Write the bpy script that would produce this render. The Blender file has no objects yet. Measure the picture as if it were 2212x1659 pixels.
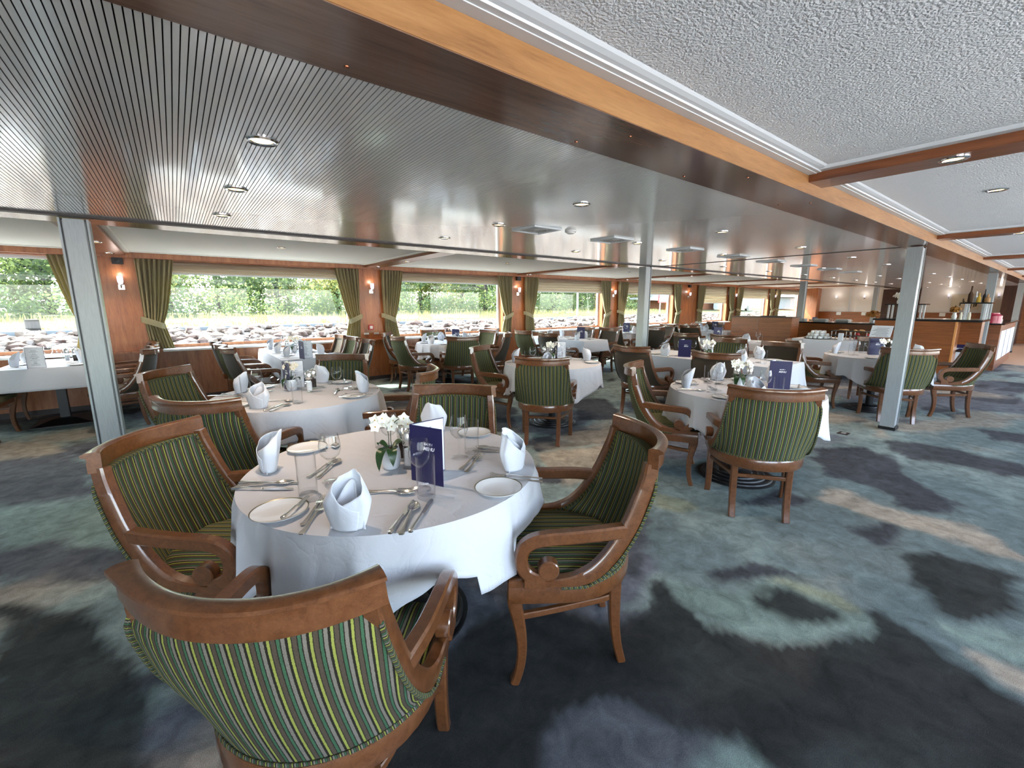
import bpy, bmesh, math, random
import numpy as np
from mathutils import Vector, Matrix
random.seed(7); rng = np.random.default_rng(7)
PI = math.pi
S = bpy.context.scene
COL = S.collection
# ------------------------------------------------------------------ camera, light, exposure
EYE = 1.45
def make_camera():
    F = 933.14; yaw, pitch, roll = (math.radians(a) for a in (37.588, 10.410, -0.1014))
    f = Vector((math.sin(yaw)*math.cos(pitch), math.cos(yaw)*math.cos(pitch), -math.sin(pitch)))
    r0 = Vector((math.cos(yaw), -math.sin(yaw), 0)); u0 = r0.cross(f)
    c, s = math.cos(roll), math.sin(roll)
    r = c*r0 + s*u0; u = -s*r0 + c*u0
    cam = bpy.data.cameras.new('camera'); o = bpy.data.objects.new('camera', cam); COL.objects.link(o)
    cam.sensor_fit = 'HORIZONTAL'; cam.sensor_width = 36.0; cam.lens = F/2212*36.0
    cam.clip_start = 0.05; cam.clip_end = 500
    m = Matrix(((r.x, u.x, -f.x, 0), (r.y, u.y, -f.y, 0), (r.z, u.z, -f.z, EYE), (0, 0, 0, 1)))
    o.matrix_world = m
    S.camera = o
make_camera()
W = bpy.data.worlds.new('sky'); S.world = W; W.use_nodes = True
_n = W.node_tree.nodes; _l = W.node_tree.links
_bg = _n['Background']; _sky = _n.new('ShaderNodeTexSky'); _sky.sky_type = 'NISHITA'
_sky.sun_disc = False; _sky.sun_elevation = math.radians(49); _sky.sun_rotation = math.radians(-39)
_sky.air_density = 1.0; _sky.dust_density = 1.5
_hs = _n.new('ShaderNodeHueSaturation'); _hs.inputs['Saturation'].default_value = .72
_l.new(_sky.outputs[0], _hs.inputs['Color']); _l.new(_hs.outputs[0], _bg.inputs[0]); _bg.inputs[1].default_value = 1.5
sl = bpy.data.lights.new('sun', 'SUN'); sl.energy = 11.0; sl.angle = math.radians(0.6); sl.color = (1, .94, .84)
so = bpy.data.objects.new('sun', sl); COL.objects.link(so)
so.rotation_mode = 'QUATERNION'; so.rotation_quaternion = Vector((.8, -1, -1.49)).to_track_quat('-Z', 'Y')
so.location = (-8, 18, 15)
VS = S.view_settings
S.display_settings.display_device = 'sRGB'
VS.view_transform = 'Standard'; VS.look = 'None'; VS.gamma = 1.0; VS.use_curve_mapping = False
VS.exposure = 1.12
LAMP_WATT = 19.0
S.cycles.max_bounces = 8; S.cycles.diffuse_bounces = 4; S.cycles.glossy_bounces = 4
S.cycles.transparent_max_bounces = 24; S.cycles.transmission_bounces = 6
S.cycles.sample_clamp_indirect = 4.0; S.cycles.caustics_reflective = False; S.cycles.caustics_refractive = False
S.cycles.use_denoising = True

# ------------------------------------------------------------------ materials
def srgb(h):
    h = h.lstrip('#'); v = [int(h[i:i+2], 16)/255 for i in (0, 2, 4)]
    return tuple(c/12.92 if c <= .04045 else ((c+.055)/1.055)**2.4 for c in v) + (1,)
MATS = {}
def base_mat(name, col='#888888', rough=.5, metal=0.0, spec=.5, **kw):
    m = bpy.data.materials.new(name); m.use_nodes = True
    b = m.node_tree.nodes['Principled BSDF']
    b.inputs['Base Color'].default_value = srgb(col) if isinstance(col, str) else col
    b.inputs['Roughness'].default_value = rough; b.inputs['Metallic'].default_value = metal
    b.inputs['Specular IOR Level'].default_value = spec
    for k, v in kw.items(): b.inputs[k.replace('_', ' ')].default_value = v
    MATS[name] = m
    return m
def nodes(m): return m.node_tree.nodes, m.node_tree.links, m.node_tree.nodes['Principled BSDF']
def coords(m, out='Object', scale=(1, 1, 1), rot=(0, 0, 0)):
    n, l, b = nodes(m)
    tc = n.new('ShaderNodeTexCoord'); mp = n.new('ShaderNodeMapping')
    mp.inputs['Scale'].default_value = scale; mp.inputs['Rotation'].default_value = rot
    l.new(tc.outputs[out], mp.inputs['Vector']); return mp.outputs[0]
def noise(m, vec, scale=5, detail=4, rough=.6, dist=0):
    n, l, b = nodes(m); t = n.new('ShaderNodeTexNoise')
    t.inputs['Scale'].default_value = scale; t.inputs['Detail'].default_value = detail
    t.inputs['Roughness'].default_value = rough; t.inputs['Distortion'].default_value = dist
    if vec is not None: l.new(vec, t.inputs['Vector'])
    return t.outputs[0]
def ramp(m, fac, stops, interp='LINEAR'):
    n, l, b = nodes(m); r = n.new('ShaderNodeValToRGB'); r.color_ramp.interpolation = interp
    e = r.color_ramp.elements
    while len(e) < len(stops): e.new(.5)
    for i, (p, c) in enumerate(stops):
        e[i].position = p; e[i].color = srgb(c) if isinstance(c, str) else c
    l.new(fac, r.inputs[0]); return r.outputs[0]
def bump(m, h, strength=.3, dist=.01):
    n, l, b = nodes(m); bp = n.new('ShaderNodeBump'); bp.inputs['Strength'].default_value = strength
    bp.inputs['Distance'].default_value = dist; l.new(h, bp.inputs['Height']); l.new(bp.outputs[0], b.inputs['Normal'])
def wood(name, c1, c2, c3, scale=(1, 1, 1), rough=.3, grain=6, coat=0.0, out='Object'):
    m = base_mat(name, c2, rough); n, l, b = nodes(m)
    v = coords(m, out, scale)
    big = noise(m, v, grain, 5, .62, .8); fine = noise(m, v, grain*6, 3, .7, .2)
    mx = n.new('ShaderNodeMath'); mx.operation = 'MULTIPLY_ADD'; mx.inputs[1].default_value = .35
    l.new(fine, mx.inputs[0]); ms = n.new('ShaderNodeMath'); ms.operation = 'MULTIPLY'; ms.inputs[1].default_value = .7
    l.new(big, ms.inputs[0]); l.new(ms.outputs[0], mx.inputs[2])
    l.new(ramp(m, mx.outputs[0], [(.33, c1), (.5, c2), (.68, c3)]), b.inputs['Base Color'])
    if coat: b.inputs['Coat Weight'].default_value = coat; b.inputs['Coat Roughness'].default_value = .12
    return m
wood('chair_wood', '#48270f', '#613a1e', '#704729', (3, 3, 3), .28, 14, .8)
wood('wall_wood', '#68391c', '#975a32', '#aa6d42', (3.2, 3.2, .35), .38, 4, .15)
wood('beam_wood', '#7e5530', '#9b6f42', '#ab7f50', (.55, 5, 6), .38, 3.0, .1)
wood('soffit_wood', '#59443a', '#6a5145', '#755c50', (.5, 6, 6), .16, 3.0, .3)
wood('cross_wood', '#582d15', '#7c4624', '#8c5530', (5, .6, 5), .33, 3.0, .2)
wood('panel_wood', '#5a2f14', '#80481f', '#94582a', (.5, .5, 9), .4, 2.6, .1)
wood('dark_wood', '#2a1710', '#3a2117', '#462a1d', (3, 3, .5), .35, 4)
wood('pale_wood', '#b9763a', '#cf8d4e', '#d99a5c', (3.2, 3.2, .35), .4, 4)
base_mat('ceiling_white', '#e6e9ea', .85)
def _tex():
    m = MATS['ceiling_white']; v = coords(m)
    bump(m, noise(m, v, 110, 2, .5), .7, .010)
_tex()
base_mat('side_ceiling_white', '#e6e3da', .8)
base_mat('white_trim', '#d3d8da', .45)
base_mat('slat_paint', '#f6f7f4', .26, 0.28, 1.0, Coat_Weight=1.0, Coat_Roughness=.1, Coat_IOR=2.1)
base_mat('groove_black', '#0b0b10', .8)
base_mat('reveal_dark', '#2c2220', .5)
base_mat('steel_grey', '#a0a6a6', .36, .08)
def _steel():
    m = MATS['steel_grey']; n, l, b = nodes(m); v = coords(m, 'Object', (60, 60, 4))
    l.new(ramp(m, noise(m, v, 3, 4), [(.3, '#979d9e'), (.7, '#a6acac')]), b.inputs['Base Color'])
_steel()
base_mat('pillar_edge', '#2e3235', .5)
base_mat('black_iron', '#0d0d10', .42)
base_mat('chrome', '#d8d8d8', .12, 1.0)
base_mat('cutlery_steel', '#dedcd8', .2, .9)
base_mat('porcelain', '#dfe2e4', .15)
base_mat('gilt_rim', '#6f6a55', .35, .5)
base_mat('pot_white', '#dde1e6', .2)
base_mat('leaf_green', '#20401c', .35)
base_mat('stem_green', '#2c3a1d', .5)
base_mat('petal_white', '#f0eee2', .6)
base_mat('petal_yellow', '#c9a33a', .6)
base_mat('bark_chip', '#4a3526', .9)
base_mat('menu_blue', '#17164a', .4)
base_mat('paper_white', '#dfe3ea', .7)
base_mat('print_grey', '#5b6070', .8)
base_mat('print_white', '#e8e8f0', .5)
base_mat('red_plastic', '#a8201c', .4)
base_mat('white_plastic', '#d8d8d4', .4)
base_mat('black_plastic', '#121214', .45)
base_mat('black_stone', '#15161a', .12)
base_mat('wall_paper', '#e2dfda', .8)
base_mat('tie_fabric', '#8f8a6e', .9)
base_mat('red_food', '#8c1a1e', .4)
base_mat('tan_food', '#a07a50', .7)
base_mat('orange_dried', '#9a6a2c', .8)
base_mat('copper', '#7a4a30', .25, .8)
base_mat('canvas_cream', '#cfc8b4', .8)
base_mat('ink_olive', '#5d5a44', .8)
base_mat('grey_metal_vent', '#a9aba8', .4, .3)
base_mat('plank_floor', '#b8977c', .5); base_mat('pepper_dark', '#2b1d16', .8)
base_mat('pink_drink', '#a02840', .2)
def cloth(name, c, sc=260, weave=.12, crease=.0):
    m = base_mat(name, c, .85, spec=.25); n, l, b = nodes(m)
    b.inputs['Sheen Weight'].default_value = .15
    v = coords(m); h = noise(m, v, sc, 2)
    mx = n.new('ShaderNodeMath'); mx.operation = 'MULTIPLY_ADD'; mx.inputs[1].default_value = weave
    l.new(h, mx.inputs[0]); h2 = noise(m, v, 4.5, 3, .5, 1.2)
    rd = n.new('ShaderNodeMath'); rd.operation = 'SUBTRACT'; rd.inputs[1].default_value = .5; l.new(h2, rd.inputs[0])
    ab = n.new('ShaderNodeMath'); ab.operation = 'ABSOLUTE'; l.new(rd.outputs[0], ab.inputs[0])
    pw = n.new('ShaderNodeMath'); pw.operation = 'POWER'; pw.inputs[1].default_value = .55; l.new(ab.outputs[0], pw.inputs[0]); l.new(pw.outputs[0], mx.inputs[2])
    bump(m, mx.outputs[0], crease or .15, .022); return m
cloth('linen', '#c6c8ce', crease=.22); cloth('napkin_linen', '#d6dae2', 200)
cloth('blind_fabric', '#aca294', 120, .3)
def translucent(m, fac, col):
    n, l, b = nodes(m); t = n.new('ShaderNodeBsdfTranslucent'); t.inputs[0].default_value = srgb(col) if isinstance(col, str) else col
    mx = n.new('ShaderNodeMixShader'); mx.inputs[0].default_value = fac; o = n['Material Output']
    l.new(b.outputs[0], mx.inputs[1]); l.new(t.outputs[0], mx.inputs[2]); l.new(mx.outputs[0], o.inputs[0])
translucent(MATS['blind_fabric'], .5, '#c9bda8')
m = cloth('curtain_fabric', '#a69d7b', 160, .35); translucent(m, .4, '#b3a878')
m = cloth('plain_fabric', '#3d352a', 300, .5)
STRIPES = [(0, '#868a42'), (.14, '#2b281f'), (.19, '#4a4035'), (.41, '#25221b'), (.46, '#3a5a41'), (.61, '#25221b'), (.67, '#70695f'), (.86, '#25221b')]
def stripe_mat(name, diag=False, period=.037):
    m = base_mat(name, '#444433', .95, spec=.15); n, l, b = nodes(m)
    tc = n.new('ShaderNodeTexCoord'); sp = n.new('ShaderNodeSeparateXYZ'); l.new(tc.outputs['UV'], sp.inputs[0])
    nz = n.new('ShaderNodeTexNoise'); nz.inputs['Scale'].default_value = 260; l.new(tc.outputs['UV'], nz.inputs['Vector'])
    wob = n.new('ShaderNodeMath'); wob.operation = 'MULTIPLY_ADD'; wob.inputs[1].default_value = .0022
    l.new(nz.outputs[0], wob.inputs[0]); l.new(sp.outputs['X'], wob.inputs[2])
    dv = n.new('ShaderNodeMath'); dv.operation = 'DIVIDE'; dv.inputs[1].default_value = period; l.new(wob.outputs[0], dv.inputs[0])
    fr = n.new('ShaderNodeMath'); fr.operation = 'FRACT'; l.new(dv.outputs[0], fr.inputs[0])
    l.new(ramp(m, fr.outputs[0], STRIPES, 'CONSTANT'), b.inputs['Base Color'])
    bump(m, nz.outputs[0], .5, .004); return m
stripe_mat('striped_fabric'); stripe_mat('gimp_fabric', period=.02)
def _carpet():
    m = base_mat('carpet', '#3b4850', 1.0, spec=.1); n, l, b = nodes(m)
    at = n.new('ShaderNodeVertexColor'); at.layer_name = 'pattern'
    v = coords(m); f = noise(m, v, 320, 2, .7); g = noise(m, v, 9, 6, .7, .5)
    mx = n.new('ShaderNodeMix'); mx.data_type = 'RGBA'; mx.blend_type = 'MULTIPLY'; mx.inputs[0].default_value = 1
    l.new(at.outputs[0], mx.inputs[6]); l.new(ramp(m, f, [(.3, '#b4b4b4'), (.7, '#ffffff')]), mx.inputs[7])
    m2 = n.new('ShaderNodeMix'); m2.data_type = 'RGBA'; m2.blend_type = 'MULTIPLY'; m2.inputs[0].default_value = 1
    l.new(mx.outputs[2], m2.inputs[6]); l.new(ramp(m, g, [(.3, '#bcbcbc'), (.65, '#ffffff')]), m2.inputs[7])
    l.new(m2.outputs[2], b.inputs['Base Color']); bump(m, f, .7, .01)
_carpet()
def glass_mat(name, tint, gloss, rough=.0):
    m = bpy.data.materials.new(name); m.use_nodes = True; MATS[name] = m
    n, l = m.node_tree.nodes, m.node_tree.links; n.remove(n['Principled BSDF'])
    t = n.new('ShaderNodeBsdfTransparent'); t.inputs[0].default_value = tint
    g = n.new('ShaderNodeBsdfGlossy'); g.inputs['Roughness'].default_value = rough
    lw = n.new('ShaderNodeLayerWeight'); lw.inputs[0].default_value = .5
    pw = n.new('ShaderNodeMath'); pw.operation = 'POWER'; pw.inputs[1].default_value = 3.2; l.new(lw.outputs['Facing'], pw.inputs[0])
    ml = n.new('ShaderNodeMath'); ml.operation = 'MULTIPLY_ADD'; ml.inputs[1].default_value = gloss[1]; ml.inputs[2].default_value = gloss[0]
    l.new(pw.outputs[0], ml.inputs[0])
    x = n.new('ShaderNodeMixShader'); l.new(ml.outputs[0], x.inputs[0]); l.new(t.outputs[0], x.inputs[1]); l.new(g.outputs[0], x.inputs[2])
    l.new(x.outputs[0], n['Material Output'].inputs[0]); return m
glass_mat('window_glass', (.93, .97, .95, 1), (.02, .4))
glass_mat('table_glass', (.985, .99, .995, 1), (.012, .75))
def emit(name, col, s):
    m = base_mat(name, col, .5); n, l, b = nodes(m)
    b.inputs['Emission Color'].default_value = srgb(col); b.inputs['Emission Strength'].default_value = s; return m
emit('bulb_warm', '#ffd08a', 3.0); emit('sconce_glow', '#e9e4f2', .4)

# ------------------------------------------------------------------ mesh builder
class MB:
    def __init__(self): self.v = []; self.f = []; self.uv = {}; self.mi = []; self.cur = 0
    def add(self, vs, fs, uvs=None):
        o = len(self.v); self.v += [tuple(p) for p in vs]
        for i, f in enumerate(fs):
            if uvs: self.uv[len(self.f)] = [uvs[k] for k in f]
            self.f.append(tuple(k+o for k in f)); self.mi.append(self.cur)
        return self
    def box(self, x0, x1, y0, y1, z0, z1):
        vs = [(x, y, z) for z in (z0, z1) for y in (y0, y1) for x in (x0, x1)]
        return self.add(vs, [(0, 2, 3, 1), (4, 5, 7, 6), (0, 1, 5, 4), (2, 6, 7, 3), (0, 4, 6, 2), (1, 3, 7, 5)])
    def obox(self, c, ax, ay, az):          # centre and three half-axis vectors
        c = Vector(c); ax, ay, az = Vector(ax), Vector(ay), Vector(az)
        vs = [c+sx*ax+sy*ay+sz*az for sz in (-1, 1) for sy in (-1, 1) for sx in (-1, 1)]
        return self.add(vs, [(0, 2, 3, 1), (4, 5, 7, 6), (0, 1, 5, 4), (2, 6, 7, 3), (0, 4, 6, 2), (1, 3, 7, 5)])
    def lathe(self, prof, seg=24, c=(0, 0, 0), axis='z', a0=0, closed=False):
        n = len(prof); vs = []
        for i in range(seg):
            a = a0+2*PI*i/seg; ca, sa = math.cos(a), math.sin(a)
            for r, z in prof:
                p = (r*ca, r*sa, z) if axis == 'z' else (z, r*ca, r*sa) if axis == 'x' else (r*sa, z, r*ca)
                vs.append((c[0]+p[0], c[1]+p[1], c[2]+p[2]))
        fs = []
        for i in range(seg):
            j = (i+1) % seg
            for k in range(n-1 if not closed else n):
                k2 = (k+1) % n
                fs.append((i*n+k, j*n+k, j*n+k2, i*n+k2))
        return self.add(vs, fs)
    def disc(self, r, z, seg=24, c=(0, 0)):
        return self.add([(c[0]+r*math.cos(2*PI*i/seg), c[1]+r*math.sin(2*PI*i/seg), z) for i in range(seg)], [tuple(range(seg))])
    def cyl(self, r, z0, z1, seg=24, c=(0, 0)):
        return self.lathe([(0.0001, z0), (r, z0), (r, z1), (0.0001, z1)], seg, (c[0], c[1], 0))
    def sweep(self, path, ws, wn, side, sec=None, closed=False, cap=True, uvl=False):
        """sweep a rounded-rect section; ws along 'side', wn along side x tangent"""
        P = [Vector(p) for p in path]; n = len(P)
        if sec is None:
            c = .72; sec = [(c, -1), (1, -c), (1, c), (c, 1), (-c, 1), (-1, c), (-1, -c), (-c, -1)]
        k = len(sec); vs = []; uv = []; L = 0
        for i in range(n):
            a = P[(i-1) % n] if (closed or i > 0) else P[i]; b = P[(i+1) % n] if (closed or i < n-1) else P[i]
            t = (b-a).normalized(); sd = Vector(side(i, P[i]) if callable(side) else side)
            sd = (sd-t*sd.dot(t)).normalized(); nn = sd.cross(t)
            w1 = ws[i] if hasattr(ws, '__len__') else ws; w2 = wn[i] if hasattr(wn, '__len__') else wn
            if i: L += (P[i]-P[i-1]).length
            for q, (x, y) in enumerate(sec): vs.append(P[i]+sd*(x*w1/2)+nn*(y*w2/2)); uv.append((L+.01*q/k, q/k))
        fs = []
        for i in range(n if closed else n-1):
            j = (i+1) % n
            for q in range(k): fs.append((i*k+q, i*k+(q+1) % k, j*k+(q+1) % k, j*k+q))
        if cap and not closed:
            fs.append(tuple(range(k-1, -1, -1))); fs.append(tuple((n-1)*k+q for q in range(k)))
        return self.add(vs, fs, uv if uvl else None)
    def grid(self, fn, us, vs_, uvfn=None, flip=False, closeu=False):
        nu, nv = len(us), len(vs_); vs = [fn(u, v) for v in vs_ for u in us]; fs = []
        uv = [uvfn(u, v) for v in vs_ for u in us] if uvfn else None
        for j in range(nv-1):
            for i in range(nu if closeu else nu-1):
                i2 = (i+1) % nu; f = (j*nu+i, j*nu+i2, (j+1)*nu+i2, (j+1)*nu+i); fs.append(f[::-1] if flip else f)
        return self.add(vs, fs, uv)
    def mesh(self, name, mats, smooth=True, bevel=0):
        me = bpy.data.meshes.new(name); me.from_pydata(self.v, [], self.f)
        if self.uv:
            ul = me.uv_layers.new(name='UVMap')
            for p in me.polygons:
                u = self.uv.get(p.index)
                if u:
                    for li, c in zip(p.loop_indices, u): ul.data[li].uv = c
        for mt in (mats if isinstance(mats, (list, tuple)) else [mats]): me.materials.append(MATS[mt])
        if self.mi and max(self.mi): me.polygons.foreach_set('material_index', self.mi)
        bm = bmesh.new(); bm.from_mesh(me); bmesh.ops.recalc_face_normals(bm, faces=bm.faces)
        if bevel:
            es = [e for e in bm.edges if len(e.link_faces) == 2 and e.calc_face_angle(0) > .6]
            bmesh.ops.bevel(bm, geom=es, offset=bevel, segments=2, affect='EDGES', clamp_overlap=True)
        bm.to_mesh(me); bm.free()
        if smooth:
            me.polygons.foreach_set('use_smooth', [True]*len(me.polygons))
            me.set_sharp_from_angle(angle=math.radians(38))
        me.update(); return me
    def obj(self, name, mats, parent=None, smooth=True, bevel=0):
        o = bpy.data.objects.new(name, self.mesh(name, mats, smooth, bevel)); COL.objects.link(o)
        if parent: o.parent = parent
        return o
LABELS = {}
def tag(o, label, cat, group=None):
    o['label'] = label; o['category'] = cat
    if group: o['group'] = group
    return o
def thing(name, label, cat, loc=(0, 0, 0), rz=0, group=None):
    o = bpy.data.objects.new(name, None); COL.objects.link(o); o.empty_display_size = .1
    o.location = loc; o.rotation_euler = (0, 0, rz)
    return tag(o, label, cat, group)
def structure(o): o['kind'] = 'structure'; return o
def dup(root, loc, rz=0, label=None, group=None, scale=None, rot=None):
    def cp(o, par):
        c = o.copy(); COL.objects.link(c)
        if par is not None: c.parent = par
        for ch in o.children: cp(ch, c)
        return c
    r = cp(root, None); r.location = loc; r.rotation_euler = rot if rot else (0, 0, rz)
    if scale: r.scale = scale
    if label: r['label'] = label
    if group: r['group'] = group
    return r
class Proto:
    """first place() moves the source itself, later ones copy it"""
    def __init__(self, root): self.root = root; self.used = False
    def place(self, loc, rz, label, group=None, rot=None, scale=None):
        if not self.used:
            self.used = True; r = self.root; r.location = loc; r.rotation_euler = rot if rot else (0, 0, rz); r['label'] = label
            if group: r['group'] = group
            if scale: r.scale = scale
            return r
        return dup(self.root, loc, rz, label, group, scale or (1, 1, 1), rot)
def smoothpath(P, n):
    P = [Vector(p) for p in P]; out = []; m = len(P)-1
    for i in range(n):
        t = i/(n-1)*m; k = min(int(t), m-1); f = t-k
        p0, p1, p2, p3 = P[max(k-1, 0)], P[k], P[k+1], P[min(k+2, m)]
        out.append(.5*((2*p1)+(p2-p0)*f+(2*p0-5*p1+4*p2-p3)*f*f+(3*p1-p0-3*p2+p3)*f**3))
    return out
def lerp(a, b, t): return a+(b-a)*t
def lin(a, b, n): return [a+(b-a)*i/(n-1) for i in range(n)]
# ------------------------------------------------------------------ the room
X0, X1, Y0, Y1 = -5.0, 24.7, -2.6, 8.40
ZC, ZS = 2.069, 2.19
POLYS = [
('mid', [(3.41, 2.37), (4.54, 1.48), (5.15, 1.47), (8.4, 0.14), (4.77, -0.35), (2.7, -0.29), (2.2, -0.11), (2.21, 0.2), (2.35, 0.44), (1.85, 0.64), (1.75, 0.75), (1.97, 1.07), (2.06, 1.39)]),
('dark', [(0.75, 1.38), (1.05, 1.42), (1.45, 1.13), (1.64, 1.09), (1.93, 1.16), (1.95, 1.09), (1.84, 0.94), (1.75, 0.75), (1.85, 0.64), (2.04, 0.58), (2.17, 0.53), (2.3, 0.46), (2.42, 0.52), (2.52, 0.45), (2.38, 0.23), (2.31, 0.12), (2.23, -0.02), (2.08, -0.21), (1.78, -0.21), (1.16, 0.27), (1.38, 0.52), (1.14, 0.78), (0.88, 0.89), (0.61, 0.81), (0.24, 1.1), (0.45, 1.32)]),
('dark', [(-0.97, 3.21), (-0.61, 2.77), (-0.35, 2.35), (-0.23, 2.1), (-0.06, 1.26), (-0.61, 1.68)]),
('dark', [(3.19, 0.51), (3.42, 0.31), (3.37, 0.08), (3.37, -0.09), (2.99, -0.1), (2.74, 0.09), (2.8, 0.23), (2.95, 0.4)]),
('teal', [(1.97, 1.07), (2.07, 0.93), (2.32, 0.8), (2.44, 0.69), (2.45, 0.5), (2.28, 0.45), (2.18, 0.54), (1.85, 0.64), (1.75, 0.75), (1.84, 0.94)]),
('olive', [(2.35, 0.81), (2.45, 0.69), (2.45, 0.5), (2.36, 0.54), (2.29, 0.67)]),
('dark', [(2.12, 0.87), (2.27, 0.78), (2.28, 0.63), (2.24, 0.58), (2.09, 0.67), (2.09, 0.78)]),
('slate', [(0.93, 0.86), (1.18, 0.74), (1.37, 0.57), (1.25, 0.53), (1.02, 0.5), (0.66, 0.77)]),
('teal', [(1.35, 0.56), (1.4, 0.44), (1.34, 0.32), (1.1, 0.51), (1.25, 0.53)]),
('slate', [(-1.78, 6.92), (-1.17, 6.08), (-0.72, 5.25), (-0.6, 4.38), (-0.93, 4.58), (-1.29, 4.77)]),
('teal', [(-1.29, 4.77), (-0.58, 4.31), (-0.39, 3.23), (-0.74, 3.63), (-1.07, 3.79)]),
('slate', [(-1.07, 3.79), (-0.74, 3.63), (-0.41, 3.19), (-0.4, 2.87), (-0.69, 3.09), (-0.97, 3.36)]),
('sand', [(3.96, 1.1), (4.1, 0.95), (4.01, 0.61), (3.99, 0.25), (3.75, 0.03), (3.6, -0.05), (3.69, 0.27), (3.68, 0.67), (3.75, 0.98)]),
('dim', [(5.0, 1.5), (5.54, 1.16), (5.13, 0.82), (4.58, 0.52), (4.17, 0.36), (4.07, 0.53), (4.35, 0.85), (4.32, 1.09)]),
('dim', [(5.99, 1.13), (6.11, 0.73), (6.04, 0.35), (6.1, 0.0), (5.6, -0.02), (5.41, 0.24), (5.48, 0.55), (5.34, 0.86)]),
('dim', [(7.35, 0.46), (7.67, 0.05), (7.0, 0.03), (6.87, 0.3)]),
('dim', [(3.22, 1.39), (3.71, 1.21), (3.64, 1.0), (3.37, 1.09)]),
('dim', [(3.24, 0.8), (3.67, 0.54), (3.62, 0.45), (3.19, 0.6)]),
('olive', [(2.73, 1.77), (2.9, 1.6), (2.82, 1.42), (2.58, 1.47), (2.59, 1.64)]),
('dim', [(2.19, 1.08), (2.48, 0.91), (2.53, 0.7), (2.26, 0.85), (2.12, 1.0)]),
('sand', [(2.45, 0.15), (2.52, 0.03), (2.5, -0.12), (2.25, -0.13), (2.28, -0.03), (2.37, 0.05)]),
('teal', [(2.72, 0.29), (2.69, 0.15), (2.79, -0.11), (2.53, -0.12), (2.55, 0.03), (2.52, 0.18)]),
('pale', [(5.39, 4.69), (7.4, 5.94), (8.4, 5.59), (5.63, 4.05), (4.29, 3.64)]),
('sand', [(2.71, 2.98), (3.52, 2.79), (3.16, 2.39), (2.32, 2.27)]),
('dim', [(4.68, 4.58), (5.29, 4.23), (4.41, 3.4), (3.92, 3.79)]),
('dim', [(4.35, 7.23), (3.65, 4.81), (3.16, 3.97), (3.09, 4.58)]),
('sand', [(-1.63, 6.8), (-1.41, 6.73), (-1.04, 6.06), (-1.28, 6.0), (-1.51, 6.26)]),
]
PCOL = {'dark': '#3f4140', 'teal': '#a2bab2', 'olive': '#b4bca2', 'slate': '#75797f', 'sand': '#d3c9b8', 'pale': '#b6cac6', 'lifted_slate': '#868b94', 'mid': '#8a9fa0', 'dim': '#56585f'}
def pip(px, py, poly):
    ins = np.zeros(px.shape, bool); n = len(poly)
    for i in range(n):
        x1, y1 = poly[i]; x2, y2 = poly[(i+1) % n]
        c = ((y1 > py) != (y2 > py)) & (px < (x2-x1)*(py-y1)/(y2-y1+1e-12)+x1); ins ^= c
    return ins
def vnoise(x, y, s, seed):                          # smooth value noise on a lattice, numpy
    r = np.random.default_rng(seed).random((256, 256)); x = x/s+1000; y = y/s+1000
    xi = np.floor(x).astype(int); yi = np.floor(y).astype(int); fx = x-xi; fy = y-yi
    fx = fx*fx*(3-2*fx); fy = fy*fy*(3-2*fy); g = lambda a, b: r[a % 256, b % 256]
    return (g(xi, yi)*(1-fx)+g(xi+1, yi)*fx)*(1-fy)+(g(xi, yi+1)*(1-fx)+g(xi+1, yi+1)*fx)*fy
def fbm(x, y, s, seed): return sum(vnoise(x, y, s/2**k, seed+k)*.5**k for k in range(4))/1.875
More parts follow.
